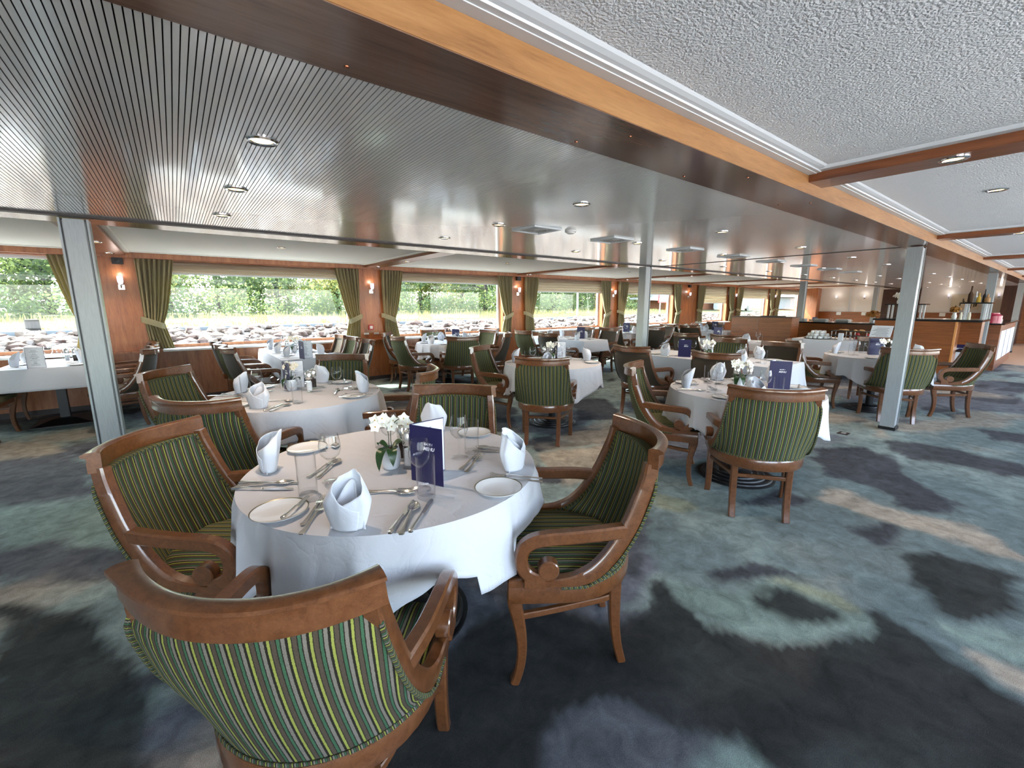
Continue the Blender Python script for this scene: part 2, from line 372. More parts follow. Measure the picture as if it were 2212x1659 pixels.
def make_floor():
    xs = np.unique(np.concatenate([np.arange(X0, -1.6, .12), np.arange(-1.6, 5.0, .028), np.arange(5, 10, .07), np.arange(10, 15.9, .15), [15.9]]))
    ys = np.unique(np.concatenate([np.arange(Y0, -.25, .15), np.arange(-.25, 4.0, .028), np.arange(4.0, Y1+.2, .08), [Y1+.2]]))
    gx, gy = np.meshgrid(xs, ys); nx, ny = len(xs), len(ys)
    v = np.zeros((nx*ny, 3)); v[:, 0] = gx.ravel(); v[:, 1] = gy.ravel()
    i, j = np.meshgrid(np.arange(nx-1), np.arange(ny-1)); a = (j*nx+i).ravel()
    f = np.stack([a, a+1, a+nx+1, a+nx], 1)
    me = bpy.data.meshes.new('floor'); me.from_pydata(v.tolist(), [], f.tolist())
    x = v[:, 0]; y = v[:, 1]
    wx = x+.2*(fbm(x, y, .55, 11)-.5)*2+.05*(fbm(x, y, .14, 77)-.5)*2; wy = y+.2*(fbm(x, y, .55, 31)-.5)*2+.05*(fbm(x, y, .14, 91)-.5)*2
    n1 = fbm(wx*.8+wy*.3, wy*1.25, .95, 3); n2 = fbm(wx, wy*1.4, .75, 17); n3 = fbm(wx*.7, wy*1.3, .8, 29)
    c = lambda h: np.array(srgb(PCOL[h])[:3])
    col = np.zeros((len(x), 3)); st = lambda t, lo, hi: np.clip((t-lo)/(hi-lo), 0, 1)[:, None]
    col[:] = c('pale')*.9
    col = col*(1-st(n1, .50, .58))+c('lifted_slate')*st(n1, .50, .58)  # base tones brighter than the near patches, making up for weak mid-room light
    far = st(x, 4.5, 6.5)
    col = col*(1-st(n2, .64, .69))+c('slate')*.8*st(n2, .64, .69)
    col = col*(1-.8*st(n3, .60, .70))+c('sand')*.9*.8*st(n3, .60, .70)
    st_ = (fbm(wx*.5+wy*.2, wy*2.2, .5, 55)-.5)[:, None]; col = col*(1+st_*.5)
    for nm, poly in POLYS:
        m = np.zeros(len(x))
        for (dx, dy) in ((0, 0), (.03, .01), (-.03, -.01), (.01, -.03), (-.01, .03)): m += pip(wx+dx, wy+dy, poly)/5.0
        m = (m*(.86+.14*fbm(x, y, .25, 5)))[:, None]
        if nm == 'mid': m = m*(.45+.55*st(n1, .42, .56))
        col = col*(1-m)+c(nm)*(1+st_*.6)*m
    rgba = np.concatenate([col, np.ones((len(x), 1))], 1).astype(np.float32)
    at = me.color_attributes.new('pattern', 'FLOAT_COLOR', 'POINT'); at.data.foreach_set('color', rgba.ravel())
    me.materials.append(MATS['carpet']); o = bpy.data.objects.new('floor', me); COL.objects.link(o); structure(o)
make_floor()
b = MB(); b.box(15.9, X1+.3, Y0, Y1+.2, -.06, 0.0); structure(b.obj('floor_far', 'plank_floor'))
b = MB(); b.box(X0-.2, 15.9, Y0-.2, Y1+.3, -.12, -.015); structure(b.obj('floor_base', 'groove_black'))

# window wall
PIERS = [(-5.0, -4.55), (-1.0, -.2), (2.66, 3.40), (6.2, 7.05), (9.75, 10.7), (13.3, 14.9), (16.95, 18.0), (20.6, 21.6), (24.3, 24.7)]
WOODV = [None, (-.80, -.38), (2.80, 3.22), (6.42, 6.80), (10.0, 10.34), (13.62, 14.72), (17.35, 17.62), (20.98, 21.18), None]
b = MB(); b.box(X0, X1, 8.33, 8.66, 0, .765); b.box(X0, X1, Y1, 8.66, 2.10, 2.6)
for x0, x1 in PIERS: b.box(x0, x1, Y1, 8.66, .765, 2.10)
structure(b.obj('wall_back', 'wall_wood', smooth=False))
b = MB()
for k, (x0, x1) in enumerate(PIERS): b.box(x0, x1, 8.30, Y1+.01, .765, .792)
structure(b.obj('trim_1', 'wall_wood', smooth=False, bevel=.004))
b = MB(); b.box(X0, X1, 8.325, 8.34, 0, .07); structure(b.obj('baseboard_back', 'reveal_dark', smooth=False))
for k in range(len(PIERS)-1):
    x0, x1 = PIERS[k][1], PIERS[k+1][0]
    fr = MB(); y0, y1 = 8.55, 8.60
    for (a0, a1, c0, c1) in ((x0, x1, .80, .845), (x0, x1, 2.06, 2.10), (x0, x0+.05, .845, 2.06), (x1-.05, x1, .845, 2.06)): fr.box(a0, a1, y0, y1, c0, c1)
    w = structure(fr.obj('window_%d' % (k+1), 'white_trim', smooth=False, bevel=.004))
    p = MB(); p.box(x0+.04, x1-.04, 8.570, 8.576, .83, 2.07); p.obj('window_pane', 'window_glass', w, smooth=False)
    s = MB(); s.box(x0, x1, 8.20, 8.66, .770, .800); s.obj('window_sill', 'white_trim', w, smooth=False, bevel=.008)
    r = MB(); r.box(x0, x1, 8.535, 8.552, .80, .85); r.obj('sill_rail', 'wall_wood', w, smooth=False)
# the opposite side of the ship, behind the camera, with its row of windows
b = MB(); b.box(X0, X1, Y0-.2, Y0, -.1, .75); b.box(X0, X1, Y0-.2, Y0, 2.08, 2.6)
for k in range(9):
    x = -4.6+3.6*k; b.box(x-.3, x+.3, Y0-.2, Y0, .75, 2.08)
structure(b.obj('wall_front', 'wall_wood', smooth=False))
b = MB(); b.box(X0-.2, X0, Y0, 8.66, 0, 2.6); structure(b.obj('wall_left', 'wall_paper', smooth=False))
b = MB(); b.box(X1, X1+.2, Y0, 8.66, 0, 2.6); structure(b.obj('wall_right', 'wall_paper', smooth=False))

# ceilings
b = MB(); pitch = .0164; x = X0
while x < X1:
    b.box(x, x+pitch*.81, 1.318, 4.345, ZC, ZC+.006); x += pitch
structure(b.obj('ceiling', 'slat_paint', smooth=False))
b = MB(); b.box(X0, X1, 1.30, 4.36, ZC+.012, ZC+.03); structure(b.obj('ceiling_backing', 'groove_black', smooth=False))
b = MB(); b.box(X0, X1, Y0, 1.05, ZS, ZS+.1); structure(b.obj('ceiling_near', 'ceiling_white', smooth=False))
b = MB(); b.box(X0, X1, 4.7, Y1+.2, ZS, ZS+.1); structure(b.obj('ceiling_window_side', 'side_ceiling_white', smooth=False))
b = MB(); b.box(X0, X1, 1.044, 1.318, ZC-.002, ZC+.0); b.box(X0, X1, 1.056, 1.318, ZC, ZS+.02)
structure(b.obj('beam_near', 'soffit_wood', smooth=False))
b = MB(); b.box(X0, X1, 1.044, 1.056, ZC, 2.165); structure(b.obj('trim_2', 'beam_wood', smooth=False, bevel=.002))
b = MB(); b.box(X0, X1, 4.345, 4.42, ZC-.012, ZC+.03); structure(b.obj('trim_3', 'reveal_dark', smooth=False))
b = MB(); b.box(X0, X1, 4.42, 4.785, ZC, ZS+.02); structure(b.obj('beam_window_side', 'soffit_wood', smooth=False))
# stepped white cove along the near ceiling and between its cross beams
def cove(y0, y1, x0, x1, name):
    m = MB()
    m.box(x0, x1, 1.006, 1.0555, 2.165, ZS+.002)
    prof = [(1.008, 2.168), (.985, 2.168), (.982, 2.174), (.968, 2.176), (.952, 2.182), (.94, ZS+.003)]
    pts = [(x, y, z) for x in (x0, x1) for y, z in prof]; n = len(prof)
    m.add(pts, [(i, i+1, n+i+1, n+i) for i in range(n-1)]); return structure(m.obj(name, 'white_trim', smooth=False))
CROSS_R = [-4.2, -.6, 3.03, 6.62, 10.2, 13.8, 17.4, 21.0]
edges = [X0]+[e for c in CROSS_R for e in (c-.11, c+.11)]+[X1]
for i in range(0, len(edges), 2): cove(0, 0, edges[i], edges[i+1], 'trim_%d' % (4+i//2))
for i, c in enumerate(CROSS_R):
    m = MB(); m.box(c-.105, c+.105, Y0, 1.050, 2.128, ZS+.01); structure(m.obj('cross_beam', 'cross_wood', smooth=False, bevel=.003))
    m = MB()
    for s in (-1, 1): m.box(c+s*.105 if s > 0 else c-.155, c+.155 if s > 0 else c-.105, Y0, 1.0, 2.172, ZS+.003)
    structure(m.obj('cross_beam_cove', 'white_trim', smooth=False))
    if i == 1 or i > 1:
        xx = [-.6, 3.02, 6.63, 10.2, 14.1, 17.5, 21.1][i-1]
        m = MB(); m.box(xx-.14, xx+.14, 4.79, 8.25, 2.135, ZS+.01); structure(m.obj('cross_beam', 'cross_wood', smooth=False, bevel=.003))
        m = MB(); m.box(xx+.14, xx+.19, 4.79, 8.25, 2.172, ZS+.003); m.box(xx-.19, xx-.14, 4.79, 8.25, 2.172, ZS+.003)
        structure(m.obj('cross_beam_cove', 'side_ceiling_white', smooth=False))
b = MB(); b.box(X0, X1, 8.20, 8.30, 2.105, 2.178); b.box(X0, X1, 8.30, Y1+.01, 2.15, 2.178); structure(b.obj('trim_20', 'wall_wood', smooth=False, bevel=.004))
b = MB(); b.box(X0, X1, 8.12, 8.21, 2.178, ZS+.003); structure(b.obj('trim_21', 'side_ceiling_white', smooth=False, bevel=.004))
b = MB(); b.box(6.43, 6.50, 1.32, 4.345, ZC-.003, ZC+.005); structure(b.obj('trim_22', 'reveal_dark', smooth=False))
b = MB()                                             # screw caps in the wood strip
for x, y in ((.43, 1.27), (1.42, 1.12), (1.30, 1.28), (2.05, 1.28), (2.32, 1.10), (3.1, 1.26), (3.2, 1.12), (4.4, 1.26)): b.lathe([(.0001, ZC-.006), (.006, ZC-.005), (.007, ZC-.001)], 10, (x, y, 0))
structure(b.obj('trim_23', 'copper'))

# end wall: wainscot, wood returns, alcove
b = MB(); b.box(24.62, 24.7, -2.6, 7.75, 0, 1.10); structure(b.obj('wall_right_wainscot', 'panel_wood', smooth=False))
b = MB(); b.box(24.0, 24.7, 7.72, Y1, 0, 2.2); b.box(23.9, 24.06, 7.60, 7.78, 0, 2.2); structure(b.obj('wall_right_corner', 'wall_wood', smooth=False, bevel=.01))
b = MB(); b.box(24.5, 24.69, 4.15, 5.35, 0, 2.069); structure(b.obj('wall_right_alcove', 'dark_wood', smooth=False))
b = MB(); b.box(24.60, 24.70, 6.55, 6.57, 1.1, 2.2); structure(b.obj('wall_right_joint', 'white_trim', smooth=False))
b = MB(); b.box(23.2, 24.7, 1.3, 1.75, 0, 2.2); structure(b.obj('wall_right_return', 'dark_wood', smooth=False))
b = MB(); b.box(24.55, 24.7, -2.6, 1.3, 0, 2.2); structure(b.obj('door_1', 'panel_wood', smooth=False))

# ------------------------------------------------------------------ outside the windows
OUT = .44
def oc(h, k=1.0): c = srgb(h); return tuple(v*OUT*k for v in c[:3])+(1,)
def ext():
    m = base_mat('stones', '#8c8079', .9); n, l, bb = nodes(m); v = coords(m, 'Object', (1, 1, 1))
    vo = n.new('ShaderNodeTexVoronoi'); vo.inputs['Scale'].default_value = 3.0; l.new(v, vo.inputs['Vector'])
    l.new(ramp(m, vo.outputs['Color'], [(.2, oc('#6e5448', 1.15)), (.5, oc('#94806f', 1.15)), (.8, oc('#b8a89a', 1.15))]), bb.inputs['Base Color'])
    m = base_mat('grass', '#7c7c34', .9); n, l, bb = nodes(m); v = coords(m)
    l.new(ramp(m, noise(m, v, .8, 5), [(.35, oc('#55662a', .8)), (.5, oc('#7f7d3a', .8)), (.65, oc('#a39a55', .75))]), bb.inputs['Base Color'])
    base_mat('kerb', oc('#9aa0a0'), .7); base_mat('water', '#2c3c44', .08)
    for nm, c1, c2, t in (('leaf_mid', '#33482a', '#566a3c', '#86985c'), ('leaf_bright', '#5a6a34', '#868c4a', '#b4b36a'), ('leaf_dark', '#22301f', '#35462b', '#56683f'), ('straw', '#8f8a50', '#b0a566', '#c0b870')):
        m = base_mat(nm, c1, .7); n, l, bb = nodes(m); v = coords(m)
        l.new(ramp(m, noise(m, v, 1.3, 3), [(.35, oc(c1, 1.5)), (.65, oc(c2, 1.5))]), bb.inputs['Base Color']); translucent(m, .42, oc(t, 2.2))
    base_mat('bark', oc('#4a4038'), .95); base_mat('car_white', oc('#d2d4d6'), .3); base_mat('car_glass', '#2a343a', .1); base_mat('roof_pale', oc('#c9cdd0'), .6); base_mat('brick_wall', oc('#a0603c'), .9)
    # embankment of boulders
    b = MB(); b.add([(-40, 10.5, -1.3), (110, 10.5, -1.3), (110, 22.1, .45), (-40, 22.1, .45)], [(0, 1, 2, 3)]); structure(b.obj('embankment', 'stones', smooth=False))
    bm = bmesh.new(); bmesh.ops.create_icosphere(bm, subdivisions=1, radius=1); iv = np.array([v.co[:] for v in bm.verts]); ifc = [tuple(v.index for v in f.verts) for f in bm.faces]; bm.free()
    V, Fc = [], []; n = 0
    for k in range(5200):
        t = random.random()**.7; y = 11+t*10.9; x = random.uniform(-22, 34+t*40); r = random.uniform(.09, .27)
        p = iv*rng.uniform(.7, 1.25, iv.shape)*r*np.array([1.25, 1, .7])+np.array([x, y, -1.25+(y-10.5)/11.6*1.75+.05])
        V.append(p); Fc += [(a+n, b_+n, c+n) for a, b_, c in ifc]; n += len(iv)
    me = bpy.data.meshes.new('boulders'); me.from_pydata(np.concatenate(V).tolist(), [], Fc); me.materials.append(MATS['stones'])
    o = bpy.data.objects.new('boulders', me); COL.objects.link(o); o['kind'] = 'stuff'; tag(o, 'heaped pale boulders of the bank outside the windows', 'boulders')
    b = MB(); b.box(-40, 110, 22.0, 22.5, .40, .57); structure(b.obj('kerb_strip', 'kerb', smooth=False))
    b = MB(); b.add([(-60, 22.4, .50), (140, 22.4, .50), (140, 29, .95), (-60, 29, .95), (140, 90, 1.5), (-60, 90, 1.5)], [(0, 1, 2, 3), (3, 2, 4, 5)]); structure(b.obj('meadow', 'grass', smooth=False))
    b = MB(); b.box(-80, 160, 8.8, 11, -1.3, -1.22); structure(b.obj('water', 'water', smooth=False))
    base_mat('bounce_pale', '#d8d4cc', .8); b = MB(); b.box(-60, 90, -70, Y0-1.2, -1.0, -.7); structure(b.obj('bounce_ground', 'bounce_pale', smooth=False))  # unseen pale ground, added to bounce sunlight up onto the ceiling
    def leaves(m, cx, cy, cz, rx, ry, rz, n, s):
        p = rng.normal(size=(n, 3)); p /= np.linalg.norm(p, axis=1)[:, None]; rad = rng.random(n)**.38
        q = p*rad[:, None]*np.array([rx, ry, rz])+np.array([cx, cy, cz])
        A = rng.normal(size=(n, 3)); A /= np.linalg.norm(A, axis=1)[:, None]; B = np.cross(A, rng.normal(size=(n, 3))); B /= np.linalg.norm(B, axis=1)[:, None]
        sz = s*rng.uniform(.6, 1.3, n)[:, None]
        for k in range(n):
            c, a_, b_ = q[k], A[k]*sz[k], B[k]*sz[k]*.6
            m.add([c-a_, c+b_, c+a_, c-b_], [(0, 1, 2, 3)])
    def tree_proto(leaf, h, spread, nb, nl):
        t = thing('broadleaf_tree', 'tree', 'tree'); tr = MB(); lf = MB()
        tr.sweep(smoothpath([(0, 0, 0), (.08, .02, h*.3), (-.05, .05, h*.65), (0, 0, h*.92)], 8), lin(.3, .07, 8), lin(.3, .07, 8), (1, 0, 0))
        for k in range(nb):
            a = random.random()*6.28; z = h*random.uniform(.06, .9); r = spread*random.uniform(.25, 1)*(1.1-.55*z/h)
            x, y = r*math.cos(a), r*math.sin(a)
            tr.sweep([(0, 0, z*.75), (x*.6, y*.6, z*.9), (x, y, z)], [.07, .05, .02], [.07, .05, .02], (.3, .9, .1))
            leaves(lf, x, y, z, spread*.42, spread*.42, spread*.34, nl, .125)
        lf.obj('foliage', leaf, t, smooth=False); tr.obj('trunk', 'bark', t); return Proto(t)
    P = [tree_proto('leaf_mid', 7.5, 2.6, 24, 240), tree_proto('leaf_bright', 5.6, 2.4, 20, 240), tree_proto('leaf_dark', 9.0, 2.6, 26, 230)]
    kinds = ('mid green tree beyond the meadow, seen through the windows', 'bright yellow green tree beyond the meadow', 'tall dark green tree at the back of the wood')
    spots = []
    for k in range(40):
        x = -17+k*1.9+random.uniform(-.5, .5); y = (31.5, 38, 34.5, 42)[k % 4]+random.uniform(-.8, .8)
        if x > 44: y += 6
        kd = random.choice((0, 0, 1, 1, 2)); spots.append((x, y, kd))
    for x, y, kd in spots:
        s = random.uniform(.75, 1.15); P[kd].place((x, y, .95), random.random()*6.28, kinds[kd], 'trees of one kind beyond the meadow, '+('mid', 'bright', 'dark')[kd], scale=(s, s, s))
    hb = MB()
    for k in range(190):
        x = -18+k*.37+random.uniform(-.2, .2); y = 28.5+random.uniform(-.9, 1.6)+(6 if x > 39 else 0); h = random.uniform(.6, 1.5)
        leaves(hb, x, y, .9+h*.6, .62, .55, h*.75, 95, .095)
    o = hb.obj('bushes', 'leaf_mid', smooth=False); o['kind'] = 'stuff'; tag(o, 'low green bushes along the foot of the trees outside', 'bushes')
    hb = MB()
    for k in range(2600):
        x = random.uniform(-18, 40); y = random.uniform(22.7, 27.3); h = random.uniform(.12, .42); dx, dy = random.uniform(-.1, .1), random.uniform(-.1, .1); z = .5+(y-22.4)*.068
        hb.add([(x-.035, y, z-.02), (x+.035, y, z-.02), (x+dx, y+dy, z+h)], [(0, 1, 2)])
    o = hb.obj('tall_grass', 'straw', smooth=False); o['kind'] = 'stuff'; tag(o, 'dry yellow tall grass beside the quayside kerb outside', 'grass')
    b = MB(); b.lathe([(.0001, .0), (.2, 0), (.19, .42), (.0001, .44)], 14); o = b.obj('mooring_post', 'bark'); o.location = (-4.1, 22.9, .53); tag(o, 'short wooden post in the grass outside the leftmost window', 'post')
    b = MB(); b.cyl(.07, 0, 3.6, 10); o = b.obj('lamp_post', 'white_plastic'); o.location = (24.4, 23.5, .5); tag(o, 'white pole on the bank outside the fourth window', 'pole')
    t = thing('warning_sign', 'white square sign with red border on two posts outside the fifth window', 'sign', (36.5, 24, .5))
    b = MB(); b.box(-.9, .9, -.03, .03, 1.1, 2.1); b.obj('sign_board', 'red_plastic', t, smooth=False); b = MB(); b.box(-.78, .78, -.04, -.031, 1.2, 2.0); b.obj('sign_face', 'white_plastic', t, smooth=False)
    for s in (-1, 1): b = MB(); b.box(s*.6-.04, s*.6+.04, -.03, .03, -.05, 1.1); b.obj('post', 'white_plastic', t, smooth=False)
    # campervan, hut and pavilion by the far windows
    t = thing('campervan', 'white camper van parked on the bank outside a far window', 'van', (53, 25.5, .6), .1)
    b = MB()
    for s in (-1, 1): b.add([(-3, s*1.05, .35), (3, s*1.05, .35), (3, s*1.05, 1.3), (2.4, s*1.05, 1.9), (2.6, s*1.05, 2.9), (-3, s*1.05, 2.9)], [(0, 1, 2, 3, 4, 5)])
    pts = [(-3, .35), (3, .35), (3, 1.3), (2.4, 1.9), (2.6, 2.9), (-3, 2.9)]
    for i in range(6):
        a_, c_ = pts[i], pts[(i+1) % 6]; b.add([(a_[0], -1.05, a_[1]), (c_[0], -1.05, c_[1]), (c_[0], 1.05, c_[1]), (a_[0], 1.05, a_[1])], [(0, 1, 2, 3)])
    b.obj('body', 'car_white', t, smooth=False, bevel=.04)
    b = MB(); b.box(-2.2, -.6, -1.08, -1.055, 1.6, 2.3); b.box(.2, 1.6, -1.08, -1.055, 1.5, 2.2); b.obj('side_windows', 'car_glass', t, smooth=False)
    for x in (-1.9, 1.9): b = MB(); b.lathe([(.001, -.12), (.34, -.12), (.36, 0), (.34, .12), (.001, .12)], 16, (x, -.95, .34), 'y'); b.obj('wheel', 'black_plastic', t)
    t = thing('harbour_hut', 'low building with a long pale sloping roof outside a far window', 'building', (46.5, 28.5, .8))
    b = MB(); b.box(-4, 5, -1.5, 3, 0, 1.2); b.obj('wall', 'brick_wall', t, smooth=False)
    b = MB(); b.add([(-5, -2, 1.0), (5.6, -2, 2.3), (5.6, 3.4, 2.5), (-5, 3.4, 1.2), (-5, -2, 1.15), (5.6, -2, 2.45), (5.6, 3.4, 2.65), (-5, 3.4, 1.35)], [(0, 1, 2, 3), (4, 5, 6, 7), (0, 1, 5, 4), (1, 2, 6, 5), (2, 3, 7, 6), (3, 0, 4, 7)]); b.obj('roof', 'roof_pale', t, smooth=False)
    t = thing('pavilion', 'grey pavilion with a white pointed roof outside the last window', 'building', (67, 27, .8))
    b = MB(); b.box(-3, 3, -2, 2, 0, 1.7); b.obj('wall', 'kerb', t, smooth=False)
    b = MB(); b.lathe([(3.9, 1.6), (2.0, 2.1), (.001, 3.0)], 4, a0=PI/4); b.obj('roof', 'car_white', t, smooth=False)
ext()
# ------------------------------------------------------------------ fixed things of the room
def pillar_proto():
    t = thing('pillar', 'pillar', 'pillar'); b = MB(); b.box(-.068, .068, -.06, .06, .0, ZC-.012); b.obj('shaft', 'steel_grey', t, bevel=.012)
    b = MB()
    for s in (-1, 1):
        b.box(s*.074-.006, s*.074+.006, -.066, .066, .0, ZC-.012)
    b.obj('flange', 'steel_grey', t, smooth=False)
    b = MB()
    for s in (-1, 1): b.box(s*.066-.0035, s*.066+.0035, -.0612, .0612, .0, ZC-.012)
    b.obj('edge_shade', 'pillar_edge', t, smooth=False)  # dark strips on the faces imitate shaded edges beside the flanges
    b = MB(); b.box(-.085, .085, -.078, .078, 0, .055); b.obj('base_collar', 'black_plastic', t, bevel=.01); return Proto(t)
PP = pillar_proto()
for (x, y), lb in (((-.5, 4.52), 'steel grey pillar at the left, before the window table with the square foot'), ((6.22, 4.47), 'steel grey pillar at the middle of the room, behind the brown chairs'),
        ((13.42, 4.62), 'slim steel pillar right of the wooden divider'), ((20.6, 4.7), 'thin far pillar before the papered end wall'),
        ((6.50, 1.19), 'large steel pillar at the right in front of a striped armchair'), ((13.1, 1.17), 'second steel pillar under the wooden beam, beside the blue menu counter'),
        ((19.9, 1.17), 'farthest steel pillar under the wooden beam at the right edge')): PP.place((x, y, 0), 0, lb)
# downlights
sp = bpy.data.lights.new('lamp', 'SPOT'); sp.energy = LAMP_WATT; sp.spot_size = math.radians(88); sp.spot_blend = .7; sp.color = (1, .76, .56); sp.shadow_soft_size = .03
def dl_proto():
    t = thing('downlight', 'd', 'light')
    b = MB(); b.lathe([(.036, -.001), (.040, -.007), (.050, -.008), (.056, -.003), (.056, .003), (.036, .003)], 24, closed=True); b.obj('ring', 'chrome', t)
    b = MB(); b.disc(.036, -.0015, 20); b.obj('bulb', 'bulb_warm', t)
    lo = bpy.data.objects.new('lamp', sp); COL.objects.link(lo); lo.parent = t; lo.location = (0, 0, -.02); return Proto(t)
DL = dl_proto(); G1 = 'downlights of the ribbed ceiling'
rows = {2.0: 'row nearest the wooden beam', 2.88: 'middle row', 3.75: 'row nearest the windows'}
ordn = ['first', 'second', 'third', 'fourth', 'fifth', 'sixth', 'seventh', 'eighth', 'ninth', 'tenth', 'eleventh', 'twelfth', 'thirteenth', 'fourteenth']
for i in range(14):
    for y in rows: DL.place((.337+1.752*i, y, ZC-.001), 0, 'warm ribbed-ceiling downlight, %s from left, %s' % (ordn[i], rows[y]), G1)
for i, c in enumerate(CROSS_R[2:7]): DL.place((c-.02, .47, 2.127), 0, 'downlight in the %s dark cross beam of the near ceiling' % ordn[i], 'downlights of the near ceiling')
DL.place((4.38, .45, ZS-.001), 0, 'downlight in the white panel between the first two dark cross beams', 'downlights of the near ceiling')
for i, xx in enumerate([-.6, 3.02, 6.63, 10.2, 14.1]):
    for k, y in enumerate((5.15, 6.7, 7.95)): DL.place((xx, y, 2.134), 0, 'downlight in the %s window-side cross beam, %s to the windows' % (ordn[i], ('farthest', 'midway', 'nearest')[k]), 'downlights of the window-side beams')
for i, x in enumerate((1.2, 4.9, 8.4)): DL.place((x, 6.5, ZS-.001), 0, 'small downlight in the %s white window-side ceiling panel' % ordn[i], 'downlights of the window-side panels')
# ceiling vents
def vent_proto():
    t = thing('ceiling_vent', 'v', 'vent'); b = MB()
    pr = [(.21, .0), (.21, -.012), (.175, -.014), (.165, -.004), (.165, 0)]
    b.lathe(pr, 4, a0=PI/4); b.obj('frame', 'white_trim', t, smooth=False)
    b = MB(); b.lathe([(.165, -.004), (.0001, -.004)], 4, a0=PI/4); b.obj('plate', 'grey_metal_vent', t, smooth=False)
    b = MB()
    for k in range(4): r = .095-.022*k; b.lathe([(r, -.005), (r-.003, -.012), (r-.014, -.011), (r-.016, -.005)], 24)
    b.obj('diffuser', 'grey_metal_vent', t); return Proto(t)
VP = vent_proto()
for i, x in enumerate((2.471, 3.437, 4.72, 5.87, 7.0, 8.24, 9.43, 10.6)): VP.place((x, 2.87, ZC-.001), 0, 'square white air vent in the ribbed ceiling, %s from the left' % ordn[i], 'ceiling vents')
def detector(loc, lb):
    t = thing('smoke_detector', lb, 'smoke detector', loc); b = MB(); b.lathe([(.048, 0), (.048, -.012), (.0001, -.013)], 20); b.obj('base', 'white_plastic', t)
    b = MB(); b.lathe([(.036, -.013), (.034, -.022), (.02, -.028), (.0001, -.029)], 20); b.obj('head', 'white_plastic', t)
detector((2.749, 2.75, ZC), 'small round smoke detector beside the leftmost ceiling vent'); detector((3.35, 6.57, ZS), 'dome detector on the white panel before the second window')
detector((8.8, 6.2, ZS), 'smoke detector on the white panel before the fourth window'); detector((13.0, 6.3, ZS), 'smoke detector on the white panel near the far windows')
# curtains and blinds
def curtain_mesh(side):
    """side=+1: curtain right of a pier (gathers towards the pier at local x=0), -1 mirrored"""
    zt, zb, zk = 2.12, .81, 1.20
    def ext_(z):
        if z > zk: t = (z-zk)/(zt-zk); return .02*(1-t), lerp(.24, .45, t**.75)
        t = (zk-z)/(zk-zb); return .02+.02*t, lerp(.24, .33, t)
    def fn(u, v):
        z = lerp(zt, zb, v); a, c = ext_(z); x = a+(c-a)*u
        amp = .032 if z > zk else .026
        y = amp*math.sin(u*2*PI*7.5+.6*math.sin(v*3))*(.55+.45*min(1, abs(z-zk)/.2))+.010*math.sin(u*23)
        if z > zt-.08: y *= .7; 
        sag = .05*max(0, 1-abs(z-zk)/.15)
        return (side*x, y-sag*.4, z)
    b = MB(); b.grid(fn, lin(0, 1, 76), lin(0, 1, 40)); o = b.obj('drape', 'curtain_fabric'); md = o.modifiers.new('thickness', 'SOLIDIFY'); md.thickness = .004
    b = MB(); pts = [(side*-.02, .03, 1.25), (side*.0, -.03, 1.245), (side*.09, -.066, 1.21), (side*.19, -.064, 1.165), (side*.245, -.02, 1.14), (side*.25, .03, 1.14)]
    b.sweep(smoothpath(pts, 16), .085, .008, (0, 0, 1)); t = b.obj('tieback', 'tie_fabric')
    r = thing('curtain', 'c', 'curtain'); o.parent = r; t.parent = r; return Proto(r)
CR, CL = curtain_mesh(1), curtain_mesh(-1)
for i, w in enumerate(WOODV):
    if not w: continue
    nm = ordn[i-1]
    CL.place((w[0], 8.305, 0), 0, 'green beige tied-back curtain on the left of the %s wooden window pier' % nm, 'curtains on the left of the piers')
    CR.place((w[1], 8.305, 0), 0, 'green beige tied-back curtain on the right of the %s wooden window pier' % nm, 'curtains on the right of the piers')
for k, zb in enumerate((1.93, 1.925, 1.92, 1.78, 1.77, 1.50, 1.69, 1.91)):
    if k == 0: continue
    x0, x1 = PIERS[k][1]-.02, PIERS[k+1][0]+.02
    if k == 7: zb = 1.90
    t = thing('roman_blind', 'grey pleated roman blind over the top of the %s window from the left' % ordn[k-1], 'blind', ((x0+x1)/2, 8.44, 0))
    zs = [2.10]; z = 2.10; nfold = max(3, int((2.10-zb)/.055))
    prof = []
    for q in range(nfold+1):
        z = lerp(2.10, zb, q/nfold); prof += [(.0, z), (-.022, z-.6*(2.10-zb)/nfold)] if q < nfold else [(.0, z)]
    hw = (x1-x0)/2; b = MB(); m = len(prof); us = lin(-hw, hw, 26)
    b.grid(lambda u, v: (u, prof[int(v)][0]-.004*math.sin(u*5+v), prof[int(v)][1]-.004*math.sin(u*3.1+v*1.7)), us, list(range(m)))
    o = b.obj('fabric', 'blind_fabric', t); md = o.modifiers.new('thickness', 'SOLIDIFY'); md.thickness = .003
    b = MB(); b.box(-hw, hw, -.012, .004, zb-.018, zb+.004); b.obj('bottom_bar', 'white_trim', t, smooth=False)
# sconces
def sconce_proto():
    t = thing('wall_sconce', 's', 'wall lamp'); b = MB(); b.box(-.035, .035, -.012, 0, -.06, .01); b.obj('wall_plate', 'chrome', t, bevel=.003)
    b = MB(); b.sweep(smoothpath([(0, -.01, -.03), (0, -.05, -.035), (0, -.075, -.01), (0, -.078, .02)], 10), .014, .014, (1, 0, 0)); b.obj('arm', 'chrome', t)
    b = MB(); b.lathe([(.0001, .015), (.024, .015), (.034, .05), (.036, .10), (.033, .125), (.029, .125), (.031, .1), (.02, .025)], 18, (0, -.078, 0)); b.obj('glass_shade', 'sconce_glow', t)
    pl = bpy.data.lights.new('lamp', 'POINT'); pl.energy = .5; pl.color = (1, .9, .8); pl.shadow_soft_size = .03; lo = bpy.data.objects.new('lamp', pl); COL.objects.link(lo); lo.parent = t; lo.location = (0, -.078, .15); return Proto(t)
SC = sconce_proto()
